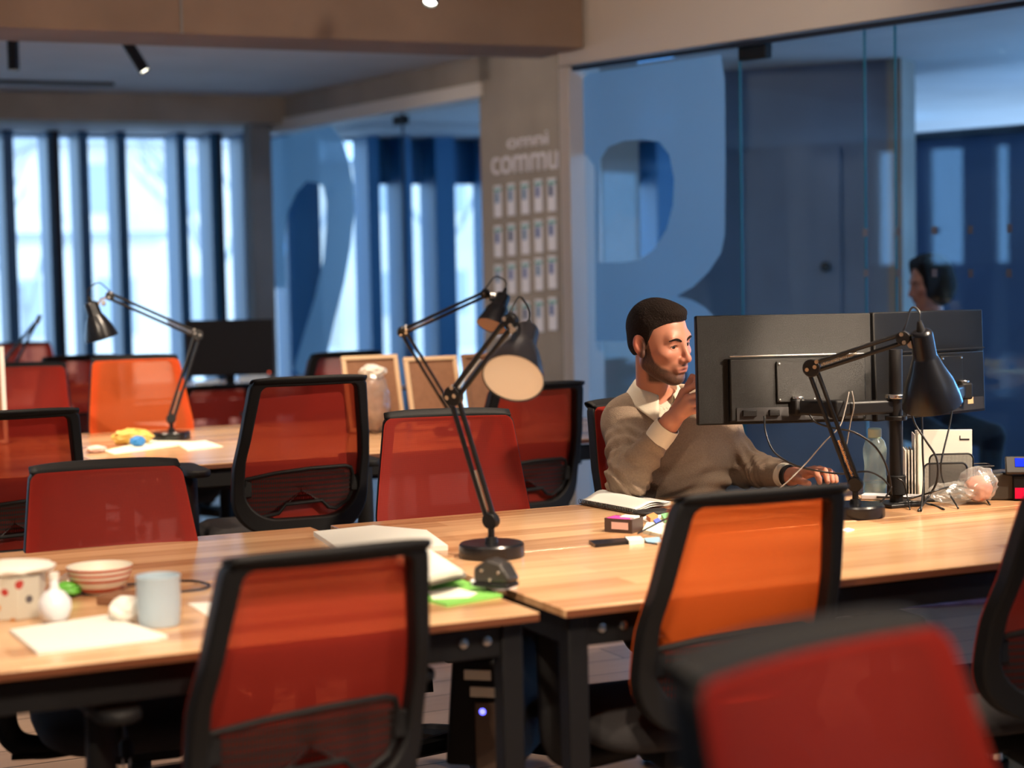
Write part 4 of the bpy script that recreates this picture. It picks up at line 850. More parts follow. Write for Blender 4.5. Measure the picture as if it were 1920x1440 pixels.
def board_at(label, x0, x1, y, d0, d1, frame='pine', lean=.09):
    TL, TR, BL = stand(x0, x1, y, d0, d1, lean); return board(label, TL, TR, BL, frame)
board_at('pale-framed cork board behind the brown-filled plastic bag', 640, 745, 668, 7.62, 7.72)
board_at('cork board in a pale frame, middle one of the three, left of the large shade', 757, 856, 670, 7.66, 7.76)
board_at('brown framed board, rightmost of the three, behind the large lamp arm', 866, 960, 664, 7.62, 7.72, 'pine_dark')
TLb, TRb, BLb = stand(-70, 7, 652, 7.4, 7.45); board('white-framed board cut by the left edge above the chair', TLb, TRb, BLb, 'white_paint')
P = on(702, 812, TZ); t = thing('plastic_bag', 'knotted clear bag of brown bread standing against the cork board', 'bag', P, CAMRZ)
o = crumple('bread', None, None, 'bread', Vector((0, 0, .003)), .055, .045, .22, 51, amp=.14); o.parent = t
o = crumple('bag_film', None, None, 'film_bag', Vector((0, 0, 0)), .062, .052, .245, 53, amp=.18); o.parent = t
o = crumple('knot', None, None, 'tissue', Vector((-.005, 0, .225)), .045, .03, .045, 55, amp=.5); o.parent = t
# ================================================================== far row things
TL, TR = at(347, 601, 10.05), at(512, 598, 10.15); BL = at(352, 706, 10.05); PMc, w, h = panel_matrix(TL, TR, BL)
t = bpy.data.objects.new('monitor', None); COL.objects.link(t); t.matrix_world = PMc; tag(t, 'black monitor standing on the far desk by the corner post', 'monitor')
MB().box((w/2, .012, -h/2), (w, .022, h)).build('bezel', 'matt_black', t, bevel=.004); MB().box((w/2, -.0005, -h/2+.006), (w-.02, .002, h-.035)).build('screen', plain('black_screen', (.006, .006, .007), .6), t)
MB().box((w/2, .05, -h-.03), (.05, .02, .16)).build('stand_neck', 'black', t, bevel=.004); MB().box((w/2, .05, -(TL.z-TZ)+.008), (.22, .17, .012)).build('stand_foot', 'black', t, bevel=.004)
M['red_led'] = plain('red_led', (.8, .1, .05), .3, emit=(1, .12, .05), estr=1.2); MB().lathe([(0, 0), (.006, 0), (0, .002)], 10, Matrix.Translation((w-.03, -.002, -h+.012)) @ Matrix.Rotation(PI/2, 4, 'X')).build('power_light', 'red_led', t)
slip('sheet', 'white sheet left of the far monitor foot', 'paper', [(366, 718), (410, 712), (418, 728), (368, 738)], 'paper', .004, group='sheets on the far desk')
slip('sheet', 'white sheet right of the far monitor foot', 'paper', [(448, 712), (500, 706), (506, 718), (455, 724)], 'paper', .02, group='sheets on the far desk')
crumple('mouse', 'black mouse on the far desk under the monitor', 'mouse', 'gloss_black', on(408, 734, TZ), .06, .04, .045, 61, amp=.05)
t = set_down('desk_organiser', 'pale wooden organiser on the far desk left of the orange-lit chair', 'organiser', 146, 742)
MB().box((.03, 0, .035), (.12, .08, .07)).build('drawer_box', 'pine', t, bevel=.003); MB().box((.03, -.041, .035), (.11, .002, .03)).build('drawer_front', 'brown_card', t)
for k in range(5): MB().cyl((-.045+.006*k, .0, .0), (-.055+.012*k, .01, .13), .004, 6).build('pencil', 'black', t)
MB().cyl((-.035, 0, 0), (-.035, 0, .09), .026, 16).build('pencil_cup', 'black', t)
# ================================================================== sign on the pier
cf = Vector((fw0.x, fw0.y, 0)) + fnn*.012
def cface(x, y): return onplane(x, y, cf, fnn)
fdir = fd; ZR = Matrix(((fdir.x, 0, fnn.x, 0), (fdir.y, 0, fnn.y, 0), (0, 1, 0, 0), (0, 0, 0, 1)))
SX = 1 if (fdir.dot(_r0) > 0) else -1
def facemat(P):  # text x runs to the right as seen from the hall
    xd = fdir*SX; return Matrix(((xd.x, 0, fnn.x, P.x), (xd.y, 0, fnn.y, P.y), (0, 1, 0, P.z), (0, 0, 0, 1)))
M['sign_white'] = plain('sign_letters', (.80, .76, .82), .6)
def sign(label, s, x, y, hpx, wpx):
    P = cface(x, y); P2 = cface(x, y-hpx); P3 = cface(x+wpx, y); hh = (P2-P).length
    o = text_mesh('wall_lettering', s, 1.0, 'sign_white', Matrix.Identity(4), ext=.01); me = o.data
    xs = [v.co.x for v in me.vertices]; ys = [v.co.y for v in me.vertices]; kx = (P3-P).length/(max(xs)-min(xs)); ky = hh/(max(ys)-0.0)
    for v in me.vertices: v.co = Vector(((v.co.x-min(xs))*kx, v.co.y*ky, v.co.z*.6))
    me.transform(facemat(Vector((0, 0, 0)))); o.location = P; return tag(o, label, 'sign', 'lettering on the concrete pier')
sign('upper pale word painted high on the concrete pier', 'omni', 952, 279, 24, 76)
sign('larger pale word above the rows of cards on the concrete pier', 'commu', 923, 328, 32, 124)
M['teal'] = plain('card_teal', (.12, .42, .38), .6)
tints = [(.10, .14, .38), (.06, .12, .36), (.18, .10, .32), (.04, .07, .18), (.10, .22, .40)]
for k, c in enumerate(tints): M['tint%d' % k] = plain('card_photo_%d' % k, c, .6)
M['card_white'] = plain('profile_card', (.82, .80, .88), .6)
rows = [(345, 408), (421, 483), (496, 555), (570, 632)]; xs_ = [928, 953, 979, 1004, 1029]
proto_card = None; rn = random.Random(3)
for r_, (ya, yb) in enumerate(rows):
    for c_i, x in enumerate(xs_):
        dy = -(c_i)*3.2+rn.uniform(-1, 1); P = cface(x+8+r_*.6, yb+dy)
        if proto_card is None:
            t = bpy.data.objects.new('profile_card', None); COL.objects.link(t)
            MB().box((0, .0, 0), (.001, .001, .001))
            w_, h_ = .090, .200
            MB().box((0, h_/2, .006), (w_, h_, .004)).build('card_sheet', 'card_white', t); MB().box((.002, h_*.86, .0085), (w_*.9, h_*.09, .001)).build('teal_band', 'teal', t); ph = MB().box((-.008, h_*.62, .0085), (w_*.45, h_*.34, .001)).build('portrait_patch', 'tint0', t)
            proto_card = t; o = t
        else: o = copy_tree(proto_card)
        for ch in kids(o):
            if ch.name.startswith('portrait_patch') and ch.data: 
                ch.data = ch.data.copy(); ch.data.materials.clear(); ch.data.materials.append(M['tint%d' % rn.randrange(5)])
        o.matrix_world = facemat(P)
        tag(o, 'white profile card, %s row from the top, %s on the concrete pier' % (('first', 'second', 'third', 'fourth')[r_], ('leftmost', 'second from the left', 'middle one', 'second from the right', 'rightmost')[c_i]), 'card', 'profile cards on the concrete pier')
# ================================================================== ceiling track lights
def spot_fixture(label, mouth, aim, L=.20, ceil=CZ, first=[]):
    d_ = (Vector(aim)-Vector(mouth)).normalized()
    if not first:
        t = bpy.data.objects.new('track_spotlight', None); COL.objects.link(t)
        MB().lathe([(0, 0), (.020, 0), (.030, .006), (.030, L), (.0275, L), (.0275, .19), (0, .19)], 28).build('housing', 'matt_black', t, smooth=40)
        MB().lathe([(0, .1905), (.027, .1905), (0, .193)], 24).build('lens', 'lens', t); MB().box((0, 0, -.05), (.016, .03, .12)).build('bracket', 'matt_black', t, bevel=.003); first.append(t); o = t
    else: o = copy_tree(first[0])
    o.matrix_world = Matrix.Translation(Vector(mouth)-d_*L) @ d_.to_track_quat('Z', 'Y').to_matrix().to_4x4(); return tag(o, label, 'spotlight', 'black track spotlights')
pA = at(26, 131, 9.5); spot_fixture('black spotlight hanging straight down behind the near beam, far left', pA, pA-Vector((0, 0, 1)))
pB = at(272, 134, 9.5); spot_fixture('tilted black spotlight behind the near beam, right of the straight one', pB, pB+Vector((.5, -.35, -1.0)))
pC = at(806, 6, 6.7); spot_fixture('spotlight whose glowing mouth peeks in at the top edge', pC, pC+Vector((-.45, -.55, -1)))
names = ['above the green book', 'aimed at the seated man', 'above the striped bowl', 'above the mug', 'over the middle row', 'above the terminal', 'over the snack wrapper', 'above the nearest chair', 'between the front rows', 'lighting the near beam', 'over the far desk', 'added to light the concrete pier', 'added to light the corner post', 'added to brighten the left aisle', 'added to brighten the middle aisle', 'nearest the camera', 'with a narrow beam on the left monitor', 'added to brighten the nearest chair back', 'behind the camera on the right']
old_ = ['above the mug', 'over the green book', 'over the man', 'above the front chair', 'over the middle row', 'above the terminal', 'over the far left desk', 'nearest the camera', 'between the front rows', 'lighting the near beam', 'over the far desk', 'added to brighten the nearest chair back', 'behind the camera on the right']
for k, (p_, t_, w_, a_) in enumerate(SPOTS):
    d_ = (Vector(t_)-Vector(p_)).normalized(); spot_fixture('black spotlight out of the photo, %s' % names[k % len(names)], Vector(p_)-d_*.012, t_)
a_, b_ = on(-150, 150, CZ-.01), on(213, 158, CZ-.01)
o = MB().box(((a_.x+b_.x)/2, b_.y, CZ-.012), (b_.x-a_.x, .05, .022)).build('lighting_track', 'matt_black'); tag(o, 'dark lighting track on the ceiling in front of the far beam', 'lighting track')
# ================================================================== under the desks
t = thing('desktop_computer', 'black computer with pale stickers and a blue light hanging under the left front desk', 'computer', at(925, 1440, 3.95), CAMRZ+R(-14))
MB().prism([(-.11, .0), (.06, -.0), (.055, .17), (.015, .24), (-.09, .24)], 0, .30, Matrix(((1, 0, 0, 0), (0, 0, 1, 0), (0, 1, 0, 0), (0, 0, 0, 1)))).build('case', 'black', t, bevel=.01)
MB().box((.0, -.003, .07), (.075, .006, .15)).build('front_panel', plain('brown_panel', (.11, .07, .05), .5), t, bevel=.002)
for x, z, w_ in ((-.03, .205, .06), (-.015, .168, .065)): MB().box((x, -.004, z), (w_, .004, .022)).build('sticker', 'cream', t, bevel=.001)
MB().lathe([(0, 0), (.008, 0), (.007, .004), (0, .005)], 14, Matrix.Translation((-.02, -.002, .125)) @ Matrix.Rotation(PI/2, 4, 'X')).build('power_light', 'led', t)
MB().box((-.02, .15, .30), (.04, .26, .13)).build('hanger', 'black_metal', t)
o = MB().tube(spline([at(160, 1240, 3.5), at(161, 1300, 3.5), at(163, 1370, 3.5), at(164, 1470, 3.5)]), .0035, 8).build('cable', 'grey_cable'); tag(o, 'pale cord hanging straight down under the left desk', 'cable')
t = thing('power_cable', 'dark power cord with its plug dangling under the left desk', 'cable', at(235, 1250, 3.6))
P0_ = at(235, 1250, 3.6); MB().tube(spline([Vector((0, 0, 0)), at(228, 1320, 3.6)-P0_, at(236, 1385, 3.6)-P0_]), .004, 8).build('cord', 'black_cable', t)
e_ = at(236, 1385, 3.6)-P0_; MB().tube([e_, e_+Vector((0, 0, -.012)), e_+Vector((0, 0, -.035)), e_+Vector((0, 0, -.04))], [.007, .013, .013, .008], 12).build('plug', 'black', t)
for s in (-1, 1): MB().cyl(e_+Vector((s*.007, 0, -.04)), e_+Vector((s*.007, 0, -.058)), .0022, 8).build('pin', 'chrome', t)
slip('rug', 'faded blue and red rug on the floor beyond the right front desk', 'rug', [(1560, 1150), (2080, 1120), (2040, 1068), (1640, 1085)], plain('rug', (.16, .10, .20), .95, noise=.7, nscale=6), .010, 0.0)
t = thing('storage_bin', 'clear storage bin standing on the floor at the lower right edge', 'bin', on(1940, 1600, 0), CAMRZ)
M['clear_box'] = translucent('clear_plastic', (.30, .33, .30), .55, (.9, 1, .95), .4, .1, spec=.2)
for q in (((0, -.14, .17), (.36, .003, .34)), ((0, .14, .17), (.36, .003, .34)), ((-.18, 0, .17), (.003, .28, .34)), ((.18, 0, .17), (.003, .28, .34)), ((0, 0, .003), (.36, .28, .004))): MB().box(*q).build('bin_wall', 'clear_box', t)
MB().box((0, 0, .345), (.38, .30, .012)).build('bin_lid', 'grey_cable', t, bevel=.003)
# ================================================================== implicit surfaces (for bodies, cloth)
def sn(f, lo, hi, h):
    """surface nets over the signed distance f(P[N,3]); evaluated only in blocks near the surface"""
    lo = np.array(lo, float); n = np.ceil((np.array(hi)-lo)/h).astype(int); B = 8; nb = n//B+1; N = nb*B+1
    G = np.full(N, 1.0, np.float32)
    bi = np.stack(np.meshgrid(*[np.arange(k) for k in nb], indexing='ij'), -1).reshape(-1, 3)
    c = lo+(bi*B+B/2)*h; dv = f(c); act = np.abs(dv) < B*h*1.05+.012
    for k in np.nonzero(~act & (dv < 0))[0]:
        a = bi[k]*B; G[a[0]:a[0]+B+1, a[1]:a[1]+B+1, a[2]:a[2]+B+1] = -1
    off = np.stack(np.meshgrid(*[np.arange(B+1)]*3, indexing='ij'), -1).reshape(-1, 3)
    ai = bi[act]
    for s in range(0, len(ai), 400):
        idx = (ai[s:s+400, None, :]*B+off[None]).reshape(-1, 3); v = f(lo+idx*h); G[idx[:, 0], idx[:, 1], idx[:, 2]] = v
    S = G < 0
    cnt = sum(S[a:S.shape[0]-1+a, b:S.shape[1]-1+b, c_:S.shape[2]-1+c_].astype(np.uint8) for a in (0, 1) for b in (0, 1) for c_ in (0, 1))
    cells = np.argwhere((cnt > 0) & (cnt < 8)); vid = np.full(cnt.shape, -1, np.int32); vid[cells[:, 0], cells[:, 1], cells[:, 2]] = np.arange(len(cells))
    acc = np.zeros((len(cells), 3)); num = np.zeros(len(cells))
    for ax in range(3):
        o1, o2 = [q for q in range(3) if q != ax]
        for a in (0, 1):
            for b in (0, 1):
                p = cells.copy(); p[:, o1] += a; p[:, o2] += b; q = p.copy(); q[:, ax] += 1
                g0 = G[p[:, 0], p[:, 1], p[:, 2]]; g1 = G[q[:, 0], q[:, 1], q[:, 2]]; m_ = (g0 < 0) != (g1 < 0)
                t = np.where(m_, g0/np.where(m_, g0-g1, 1), 0); pt = p.astype(float); pt[:, ax] += t; acc[m_] += pt[m_]; num[m_] += 1
    V = lo+acc/num[:, None]*h; F = []
    for ax in range(3):
        o1, o2 = [(1, 2), (2, 0), (0, 1)][ax]
        A = np.take(S, range(S.shape[ax]-1), ax); Bq = np.take(S, range(1, S.shape[ax]), ax); e = np.argwhere(A != Bq)
        e = e[(e[:, o1] > 0) & (e[:, o2] > 0) & (e[:, o1] < cnt.shape[o1]) & (e[:, o2] < cnt.shape[o2])]
        flip = S[e[:, 0], e[:, 1], e[:, 2]]
        def vv(a, b): q = e.copy(); q[:, o1] -= a; q[:, o2] -= b; return vid[q[:, 0], q[:, 1], q[:, 2]]
        Q = np.stack([vv(1, 1), vv(0, 1), vv(0, 0), vv(1, 0)], 1); Q[~flip] = Q[~flip][:, ::-1]; F.append(Q[(Q >= 0).all(1)])
    return V, np.concatenate(F)
def smin(a, b, k): h = np.clip(.5+.5*(b-a)/k, 0, 1); return b*(1-h)+a*h-k*h*(1-h)
def smax(a, b, k): return -smin(-a, -b, k)
def cap(P, a, b, ra, rb=None):
    a = np.array(a); b = np.array(b); rb = ra if rb is None else rb; ab = b-a; t = np.clip(((P-a)@ab)/max(ab@ab, 1e-12), 0, 1); return np.linalg.norm(P-a-t[:, None]*ab, axis=1)-(ra+(rb-ra)*t)
def ell(P, c, r, Rm=None):
    q = P-np.array(c)
    if Rm is not None: q = q@Rm
    r = np.array(r); k0 = np.linalg.norm(q/r, axis=1); k1 = np.linalg.norm(q/(r*r), axis=1); return np.where(k1 > 1e-9, k0*(k0-1)/np.maximum(k1, 1e-9), -r.min())
def mesh_np(name, V, F, mat, parent=None, loc=None, colr=None):
    me = bpy.data.meshes.new(name); me.vertices.add(len(V)); me.vertices.foreach_set('co', V.astype(np.float32).ravel())
    me.loops.add(F.size); me.loops.foreach_set('vertex_index', F.astype(np.int32).ravel()); me.polygons.add(len(F)); me.polygons.foreach_set('loop_start', np.arange(0, F.size, 4, dtype=np.int32)); me.polygons.foreach_set('loop_total', np.full(len(F), 4, np.int32))
    me.update(calc_edges=True); me.validate(); me.polygons.foreach_set('use_smooth', [True]*len(me.polygons)); me.materials.append(M[mat] if isinstance(mat, str) else mat)
    if colr is not None: at_ = me.color_attributes.new('tone', 'FLOAT_COLOR', 'POINT'); at_.data.foreach_set('color', np.concatenate([colr, np.ones((len(V), 1))], 1).astype(np.float32).ravel())
    o = bpy.data.objects.new(name, me); COL.objects.link(o)
    if parent is not None: o.parent = parent
    if loc is not None: o.location = loc
    return o
A3 = lambda v: np.array([v[0], v[1], v[2]], float)
def frame(azd, pitch=0, roll=0):
    a, p = R(azd), R(pitch); F_ = np.array([math.cos(a)*math.cos(p), math.sin(a)*math.cos(p), -math.sin(p)]); Rt = np.cross(F_, [0, 0, 1]); Rt /= np.linalg.norm(Rt); U = np.cross(Rt, F_)
    U2 = U*math.cos(R(roll))+Rt*math.sin(R(roll)); R2 = Rt*math.cos(R(roll))-U*math.sin(R(roll)); return np.stack([R2, F_, U2], 1)   # columns: right, forward, up
rngw = np.random.RandomState(5)
_K = rngw.normal(size=(14, 3)); _K /= np.linalg.norm(_K, axis=1)[:, None]; _ph = rngw.uniform(0, 6.28, 14); _fq = rngw.uniform(25, 75, 14)
def wob(P): return sum(np.sin(P@(_K[i]*_fq[i])+_ph[i]+1.5*np.sin(P@(_K[(i+3) % 14]*18)))/(_fq[i]/25) for i in range(14))/8

# ------------------------------------------------------------------ head (local: x right, y forward, z up, metres)
def head_sdf(q):
    d = ell(q, (0, -.012, .034), (.075, .094, .084))
    d = smin(d, ell(q, (0, .030, -.030), (.060, .062, .078)), .03)
    for s in (-1, 1):
        d = smin(d, cap(q, (s*.050, .0, -.058), (s*.020, .066, -.094), .020, .016), .028)
        d = smin(d, ell(q, (s*.043, .058, -.018), (.022, .022, .016)), .020)
    d = smin(d, ell(q, (0, .074, -.094), (.020, .017, .016)), .022)
    d = smin(d, cap(q, (-.036, .070, .028), (.036, .070, .028), .0125), .018)
    for s in (-1, 1): d = smax(d, -ell(q, (s*.031, .099, .006), (.019, .016, .012)), .014)
    d = smin(d, cap(q, (0, .084, .020), (0, .107, -.022), .0070, .0085), .014)
    d = smin(d, ell(q, (0, .108, -.030), (.0105, .011, .0095)), .010)
    for s in (-1, 1): d = smin(d, ell(q, (s*.0125, .097, -.033), (.0075, .010, .0075)), .006)
    d = smin(d, ell(q, (0, .084, -.056), (.026, .016, .020)), .016)
    d = smin(d, cap(q, (-.019, .089, -.0585), (.019, .089, -.0585), .0048), .007)
    d = smin(d, cap(q, (0, .0965, -.0555), (0, .0965, -.0555), .0050), .008)
    d = smin(d, cap(q, (-.015, .089, -.069), (.015, .089, -.069), .0060), .008)
    d = smax(d, -cap(q, (-.021, .1005, -.0630), (.021, .1005, -.0630), .0030), .003)
    d = smax(d, -ell(q, (0, .094, -.0795), (.016, .007, .0050)), .008)
    for s in (-1, 1):
        c_, s_ = math.cos(.30), math.sin(.30); Re = np.array([[1, 0, 0], [0, c_, -s_], [0, s_, c_]]); Rz_ = np.array([[math.cos(.38*s), -math.sin(.38*s), 0], [math.sin(.38*s), math.cos(.38*s), 0], [0, 0, 1]])
        Rr = Rz_@Re
        e = ell(q, (s*.079, -.012, -.002), (.0075, .0185, .0315), Rr); e = smin(e, ell(q, (s*.077, .0, -.028), (.006, .009, .011)), .008)
        e = smax(e, -ell(q, (s*.0875, -.007, .002), (.0075, .0105, .0205), Rr), .004)
        d = smin(d, e, .006)
        d = smin(d, ell(q, (s*.0315, .0700, .0056), (.0155, .0135, .0105)), .004)
        d = smax(d, -ell(q, (s*.0315, .0865, .0050), (.0150, .016, .0050)), .0012)
    return d
def lid_sdf(q): pass
def hair_sdf(q):
    d = ell(q, (0, -.013, .040), (.0795, .0985, .0885))
    d = smin(d, ell(q, (0, .030, .098), (.050, .048, .020)), .02)
    d = smin(d, ell(q, (0, -.026, -.012), (.0735, .068, .052)), .02)+.0006*np.sin(q[:, 0]*700+3*np.sin(q[:, 1]*190)+2*np.sin(q[:, 2]*260))*np.clip((q[:, 2]-.03)/.04, 0, 1)
    lim = np.interp(q[:, 2], [-.070, -.055, -.035, .0, .022, .050, .066, .078, .086], [-.12, -.070, -.030, .010, .018, .026, .046, .068, .2]) + .010*np.clip(-np.abs(q[:, 0])/.06+.6, 0, 1)*0
    cut = q[:, 1]-lim-.010*(np.abs(q[:, 0]) < .035)*(q[:, 2] > .06)*0
    ear = -(ell(q, (.079, -.012, -.004), (.014, .019, .030))); ear2 = -(ell(q, (-.079, -.012, -.004), (.014, .019, .030)))
    return smax(smax(smax(d, cut, .006), ear, .004), ear2, .004)
def make_person(loc_joint, HM, Hc, BM, J, label, hair_mat, cloth_mat, low=False, skin=(.56, .235, .145), detail=.0026):
    root = A3(J['root']); t = thing('person', label, 'person', Vector(root))
    L = {k: A3(v)-root for k, v in J.items()}; Hl = A3(Hc)-root
    toh = lambda P: (P-Hl)@HM; tob = lambda P, c: (P-c)@BM
    fromh = lambda q: Hl+HM@np.array(q)
    neck0 = L['neck']; neck1 = fromh((0, -.022, -.045))
    def torso(P, g=0.0):
        d = ell(P, L['chest'], (.160+g, .108+g, .165+g), BM)
        d = smin(d, cap(P, L['shR'], L['shL'], .060+g), .07)
        d = smin(d, cap(P, (L['shR']+neck0*1.2)/2.2-BM[:, 2]*.012, (L['shL']+neck0*1.2)/2.2-BM[:, 2]*.012, .040+g), .05)
        d = smin(d, ell(P, L['belly'], (.150+g, .112+g, .165+g), BM), .06)
        d = smin(d, ell(P, L['hip'], (.168+g, .130+g, .11+g), BM), .05); return d
    def hand(P, hd):
        w, ks, fs, th = hd['wrist'], hd['k'], hd['f'], hd['thumb']
        d = None
        for i, k_ in enumerate(ks):
            c_ = cap(P, w, k_, .0175, .0115); d = c_ if d is None else smin(d, c_, .012)
        for k_, f in zip(ks, fs):
            pts = [k_]+f; rr = [.0105, .0095, .0085, .0072]
            for a in range(len(pts)-1): d = smin(d, cap(P, pts[a], pts[a+1], rr[a], rr[a+1]), .0035)
        rr = [.0150, .0118, .0102, .0088]
        for a in range(len(th)-1): d = smin(d, cap(P, th[a], th[a+1], rr[a], rr[a+1]), .008 if a == 0 else .0035)
        return d
    def body(P):
        q = toh(P); d = head_sdf(q)
        d = smin(d, cap(P, neck0-BM[:, 2]*.05, neck1, .051, .049), .012)
        d = smin(d, torso(P), .022)
        for s in ('R', 'L'):
            d = smin(d, cap(P, L['sh'+s], L['el'+s], .050, .040), .03); d = smin(d, cap(P, L['el'+s], L['wr'+s], .040, .0290), .02)
            if 'hand'+s in HANDS[label]:
                hd = {k: [(v-root) if not isinstance(v, list) else [x-root for x in v] for v in vv] if isinstance(vv, list) else vv-root for k, vv in HANDS[label]['hand'+s].items()}
                d = smin(d, hand(P, hd), .010)
        return d
    allp = np.stack([v for k, v in L.items() if k != 'root']+[fromh((0, 0, .14)), fromh((0, .13, 0))]); ext = [x-root for hh in HANDS[label].values() for v in ([hh['wrist']]+hh['thumb']+[y for z in hh['f'] for y in z]) for x in [v]]
    allp = np.concatenate([allp, np.stack(ext)]) if ext else allp
    lo = allp.min(0)-.20*np.array([1, 1, .9]); hi = allp.max(0)+.12
    lo[2] = L['hip'][2]-.14
    V, F = sn(body, lo, hi, detail)
    q = toh(V); c = np.tile(np.array(skin), (len(V), 1)).astype(float)
    def mixc(m_, colr): 
        nonlocal c
        m_ = np.clip(m_, 0, 1)[:, None]; c = c*(1-m_)+np.array(colr)*m_
    g = lambda ctr, r: np.exp(-((q-np.array(ctr))**2).sum(1)/(r*r))
    mixc(.45*g((0, .11, -.03), .02)+.3*g((.045, .07, -.02), .025)+.3*g((-.045, .07, -.02), .025), (.50, .145, .10))
    mixc(.6*((np.abs(q[:, 0]) > .074) & (q[:, 2] > -.05) & (q[:, 2] < .04)), (.62, .19, .13))
    mixc(.35*(g((.031, .09, .006), .017)+g((-.031, .09, .006), .017)), (.36, .14, .09))
    beardtop = np.interp(q[:, 1], [-.02, .012, .024, .036, .055, .075, .10], [.030, .022, -.022, -.040, -.053, -.060, -.060])
    bm_ = np.clip((beardtop-q[:, 2])/.010, 0, 1)*np.clip((q[:, 2]+.125)/.012, 0, 1)*np.clip((q[:, 1]+.012)/.012, 0, 1)
    bm_ *= 1-np.clip(1.6*np.exp(-((q[:, 0]/.024)**2+((q[:, 2]+.064)/.0125)**2)), 0, 1)*(q[:, 1] > .07)
    mous = np.exp(-((q[:, 0]/.028)**4))*np.exp(-(((q[:, 2]+.0490)/.0050)**2))*(q[:, 1] > .075)
    spk = .5+.5*np.sin(q[:, 0]*900+3*np.sin(q[:, 2]*500))*np.sin(q[:, 2]*1100+q[:, 1]*700)
    inh = (np.linalg.norm(q, axis=1) < .17)
    if not low: mixc((np.maximum(bm_*.97, mous*.75)*(.86+.14*spk))*inh, (.040, .020, .013))
    lipm = np.exp(-((q[:, 0]/.020)**4+((q[:, 2]+.0632)/.0085)**4))*(q[:, 1] > .085)
    mixc(lipm*.85*inh, (.42, .14, .12)); mixc(np.exp(-((q[:, 0]/.021)**4+((q[:, 2]+.0630)/.0022)**2))*(q[:, 1] > .085)*.8*inh, (.12, .035, .03))
    nost = sum(np.exp(-(((q-np.array((s*.0075, .102, -.0395)))/np.array((.0035, .006, .003)))**2).sum(1)) for s in (-1, 1)); mixc(nost*.8, (.10, .03, .02))
    mt = M.get('skin')
    if mt is None:
        mt, N_, L_ = NT('skin'); b = N_['Principled BSDF']; b.inputs['Roughness'].default_value = .48; b.inputs['Subsurface Weight'].default_value = .12; b.inputs['Subsurface Radius'].default_value = (.012, .004, .002); b.inputs['Subsurface Scale'].default_value = .6
        at_ = N_.new('ShaderNodeAttribute'); at_.attribute_name = 'tone'; L_.new(at_.outputs['Color'], b.inputs['Base Color']); M['skin'] = mt
    bo = mesh_np('body', V, F, 'skin', t, colr=c)
    # hair
    def hs(P): return hair_sdf(toh(P)*(1/1.0)) if not low else smin(hair_sdf(toh(P))-.020-.008*wob(P*2.0), ell(toh(P), (0, -.03, -.01), (.105, .105, .115)), .02)
    def hs2(P):
        d = hs(P)
        return smax(d, toh(P)[:, 1]-.055, .01) if low else d
    V, F = sn(hs2, Hl-.18, Hl+.18, detail*.85); mesh_np('hair', V, F, hair_mat, t)
    # eyes and brows
    for s in (-1, 1):
        ec = np.array((s*.0315, .0690, .0050)); gz = np.array((.16, 1, -.10)); gz /= np.linalg.norm(gz)
        def ball(name, r0, a0, a1, mat, lift=0):
            z_ = Vector(HM@gz); Mq = Matrix.Translation(Vector(fromh(ec+gz*lift))) @ z_.to_track_quat('Z', 'Y').to_matrix().to_4x4()
            prof = [(r0*math.sin(R(a)), r0*math.cos(R(a))) for a in np.linspace(a0, a1, 10)]; return MB().lathe(prof, 20, Mq).build(name, mat, t, smooth=180)
        eb = ball('eyeball', .0122, 0, 175, 'eye_white'); x_ = ball('iris', .0124, 0, 33, 'iris'); x_.parent = eb; x_ = ball('pupil', .0126, 0, 13, 'pupil'); x_.parent = eb
        def onface(x, z, lift):
            ys = np.linspace(.125, .03, 191); dd = head_sdf(np.stack([np.full(191, x), ys, np.full(191, z)], 1)); k_ = np.nonzero(dd < 0)[0]; return fromh((x, ys[k_[0]]+lift if len(k_) else .07, z))
        BR = ((.0125, .0215), (.019, .0250), (.027, .0275), (.035, .0290), (.043, .0275), (.050, .0230))
        for dz in (-.0012, .0012): MB().tube(spline([Vector(onface(s*x, z+dz*(1-abs(i_-2)/4), .0004)) for i_, (x, z) in enumerate(BR)], 5), [.0012+.0016*math.sin(PI*min(1, (i_+4)/30)) for i_ in range(26)], 8).build('eyebrow', hair_mat, t)
        if not low:
            UL = ((.0180, .0050), (.0235, .0088), (.0315, .0102), (.0390, .0086), (.0450, .0044))
            MB().tube(spline([Vector(onface(s*x, z, -.0004)) for x, z in UL], 5), .0011, 6).build('eyelashes', 'iris', t)
    # clothes: pullover
    vn = tob
    def cloth(P):
        d = torso(P, .013)
        b_ = tob(P, neck0)
        sag = .005*wob(P)+(.008*np.sin(b_[:, 2]*85+3.2*np.sin(b_[:, 0]*19+1)+b_[:, 1]*26)+.004*np.sin(b_[:, 2]*150+4*np.sin(b_[:, 0]*14)))*np.clip((-b_[:, 2]-.16)/.10, 0, 1)
        d = d+sag*.8
        for s in ('R', 'L'):
            a, e, w = L['sh'+s], L['el'+s], L['wr'+s]; dirw = (w-e)/np.linalg.norm(w-e); we = e+dirw*(np.linalg.norm(w-e)*(.70 if s == 'R' else .86))
            cu = cap(P, a, e, .070, .056); cf_ = cap(P, e, we, .056, .040)
            te = np.linalg.norm(P-e, axis=1); ax_ = (P-e)@dirw; au = (P-e)@((a-e)/np.linalg.norm(a-e))
            fold = (.0060*np.sin(ax_*90+4*np.sin(P[:, 0]*38+P[:, 2]*23))+.0035*np.sin(ax_*170+5*np.sin(P[:, 1]*31)))*np.exp(-(te/.13)**2)+.003*np.sin(au*120+P[:, 0]*40)*np.exp(-((au-.10)/.09)**2)
            ar = smin(cu, cf_, .03)+fold+.004*wob(P*1.2)
            ar = smax(ar, (P-we)@dirw, .006)
            d = smin(d, ar, .035)
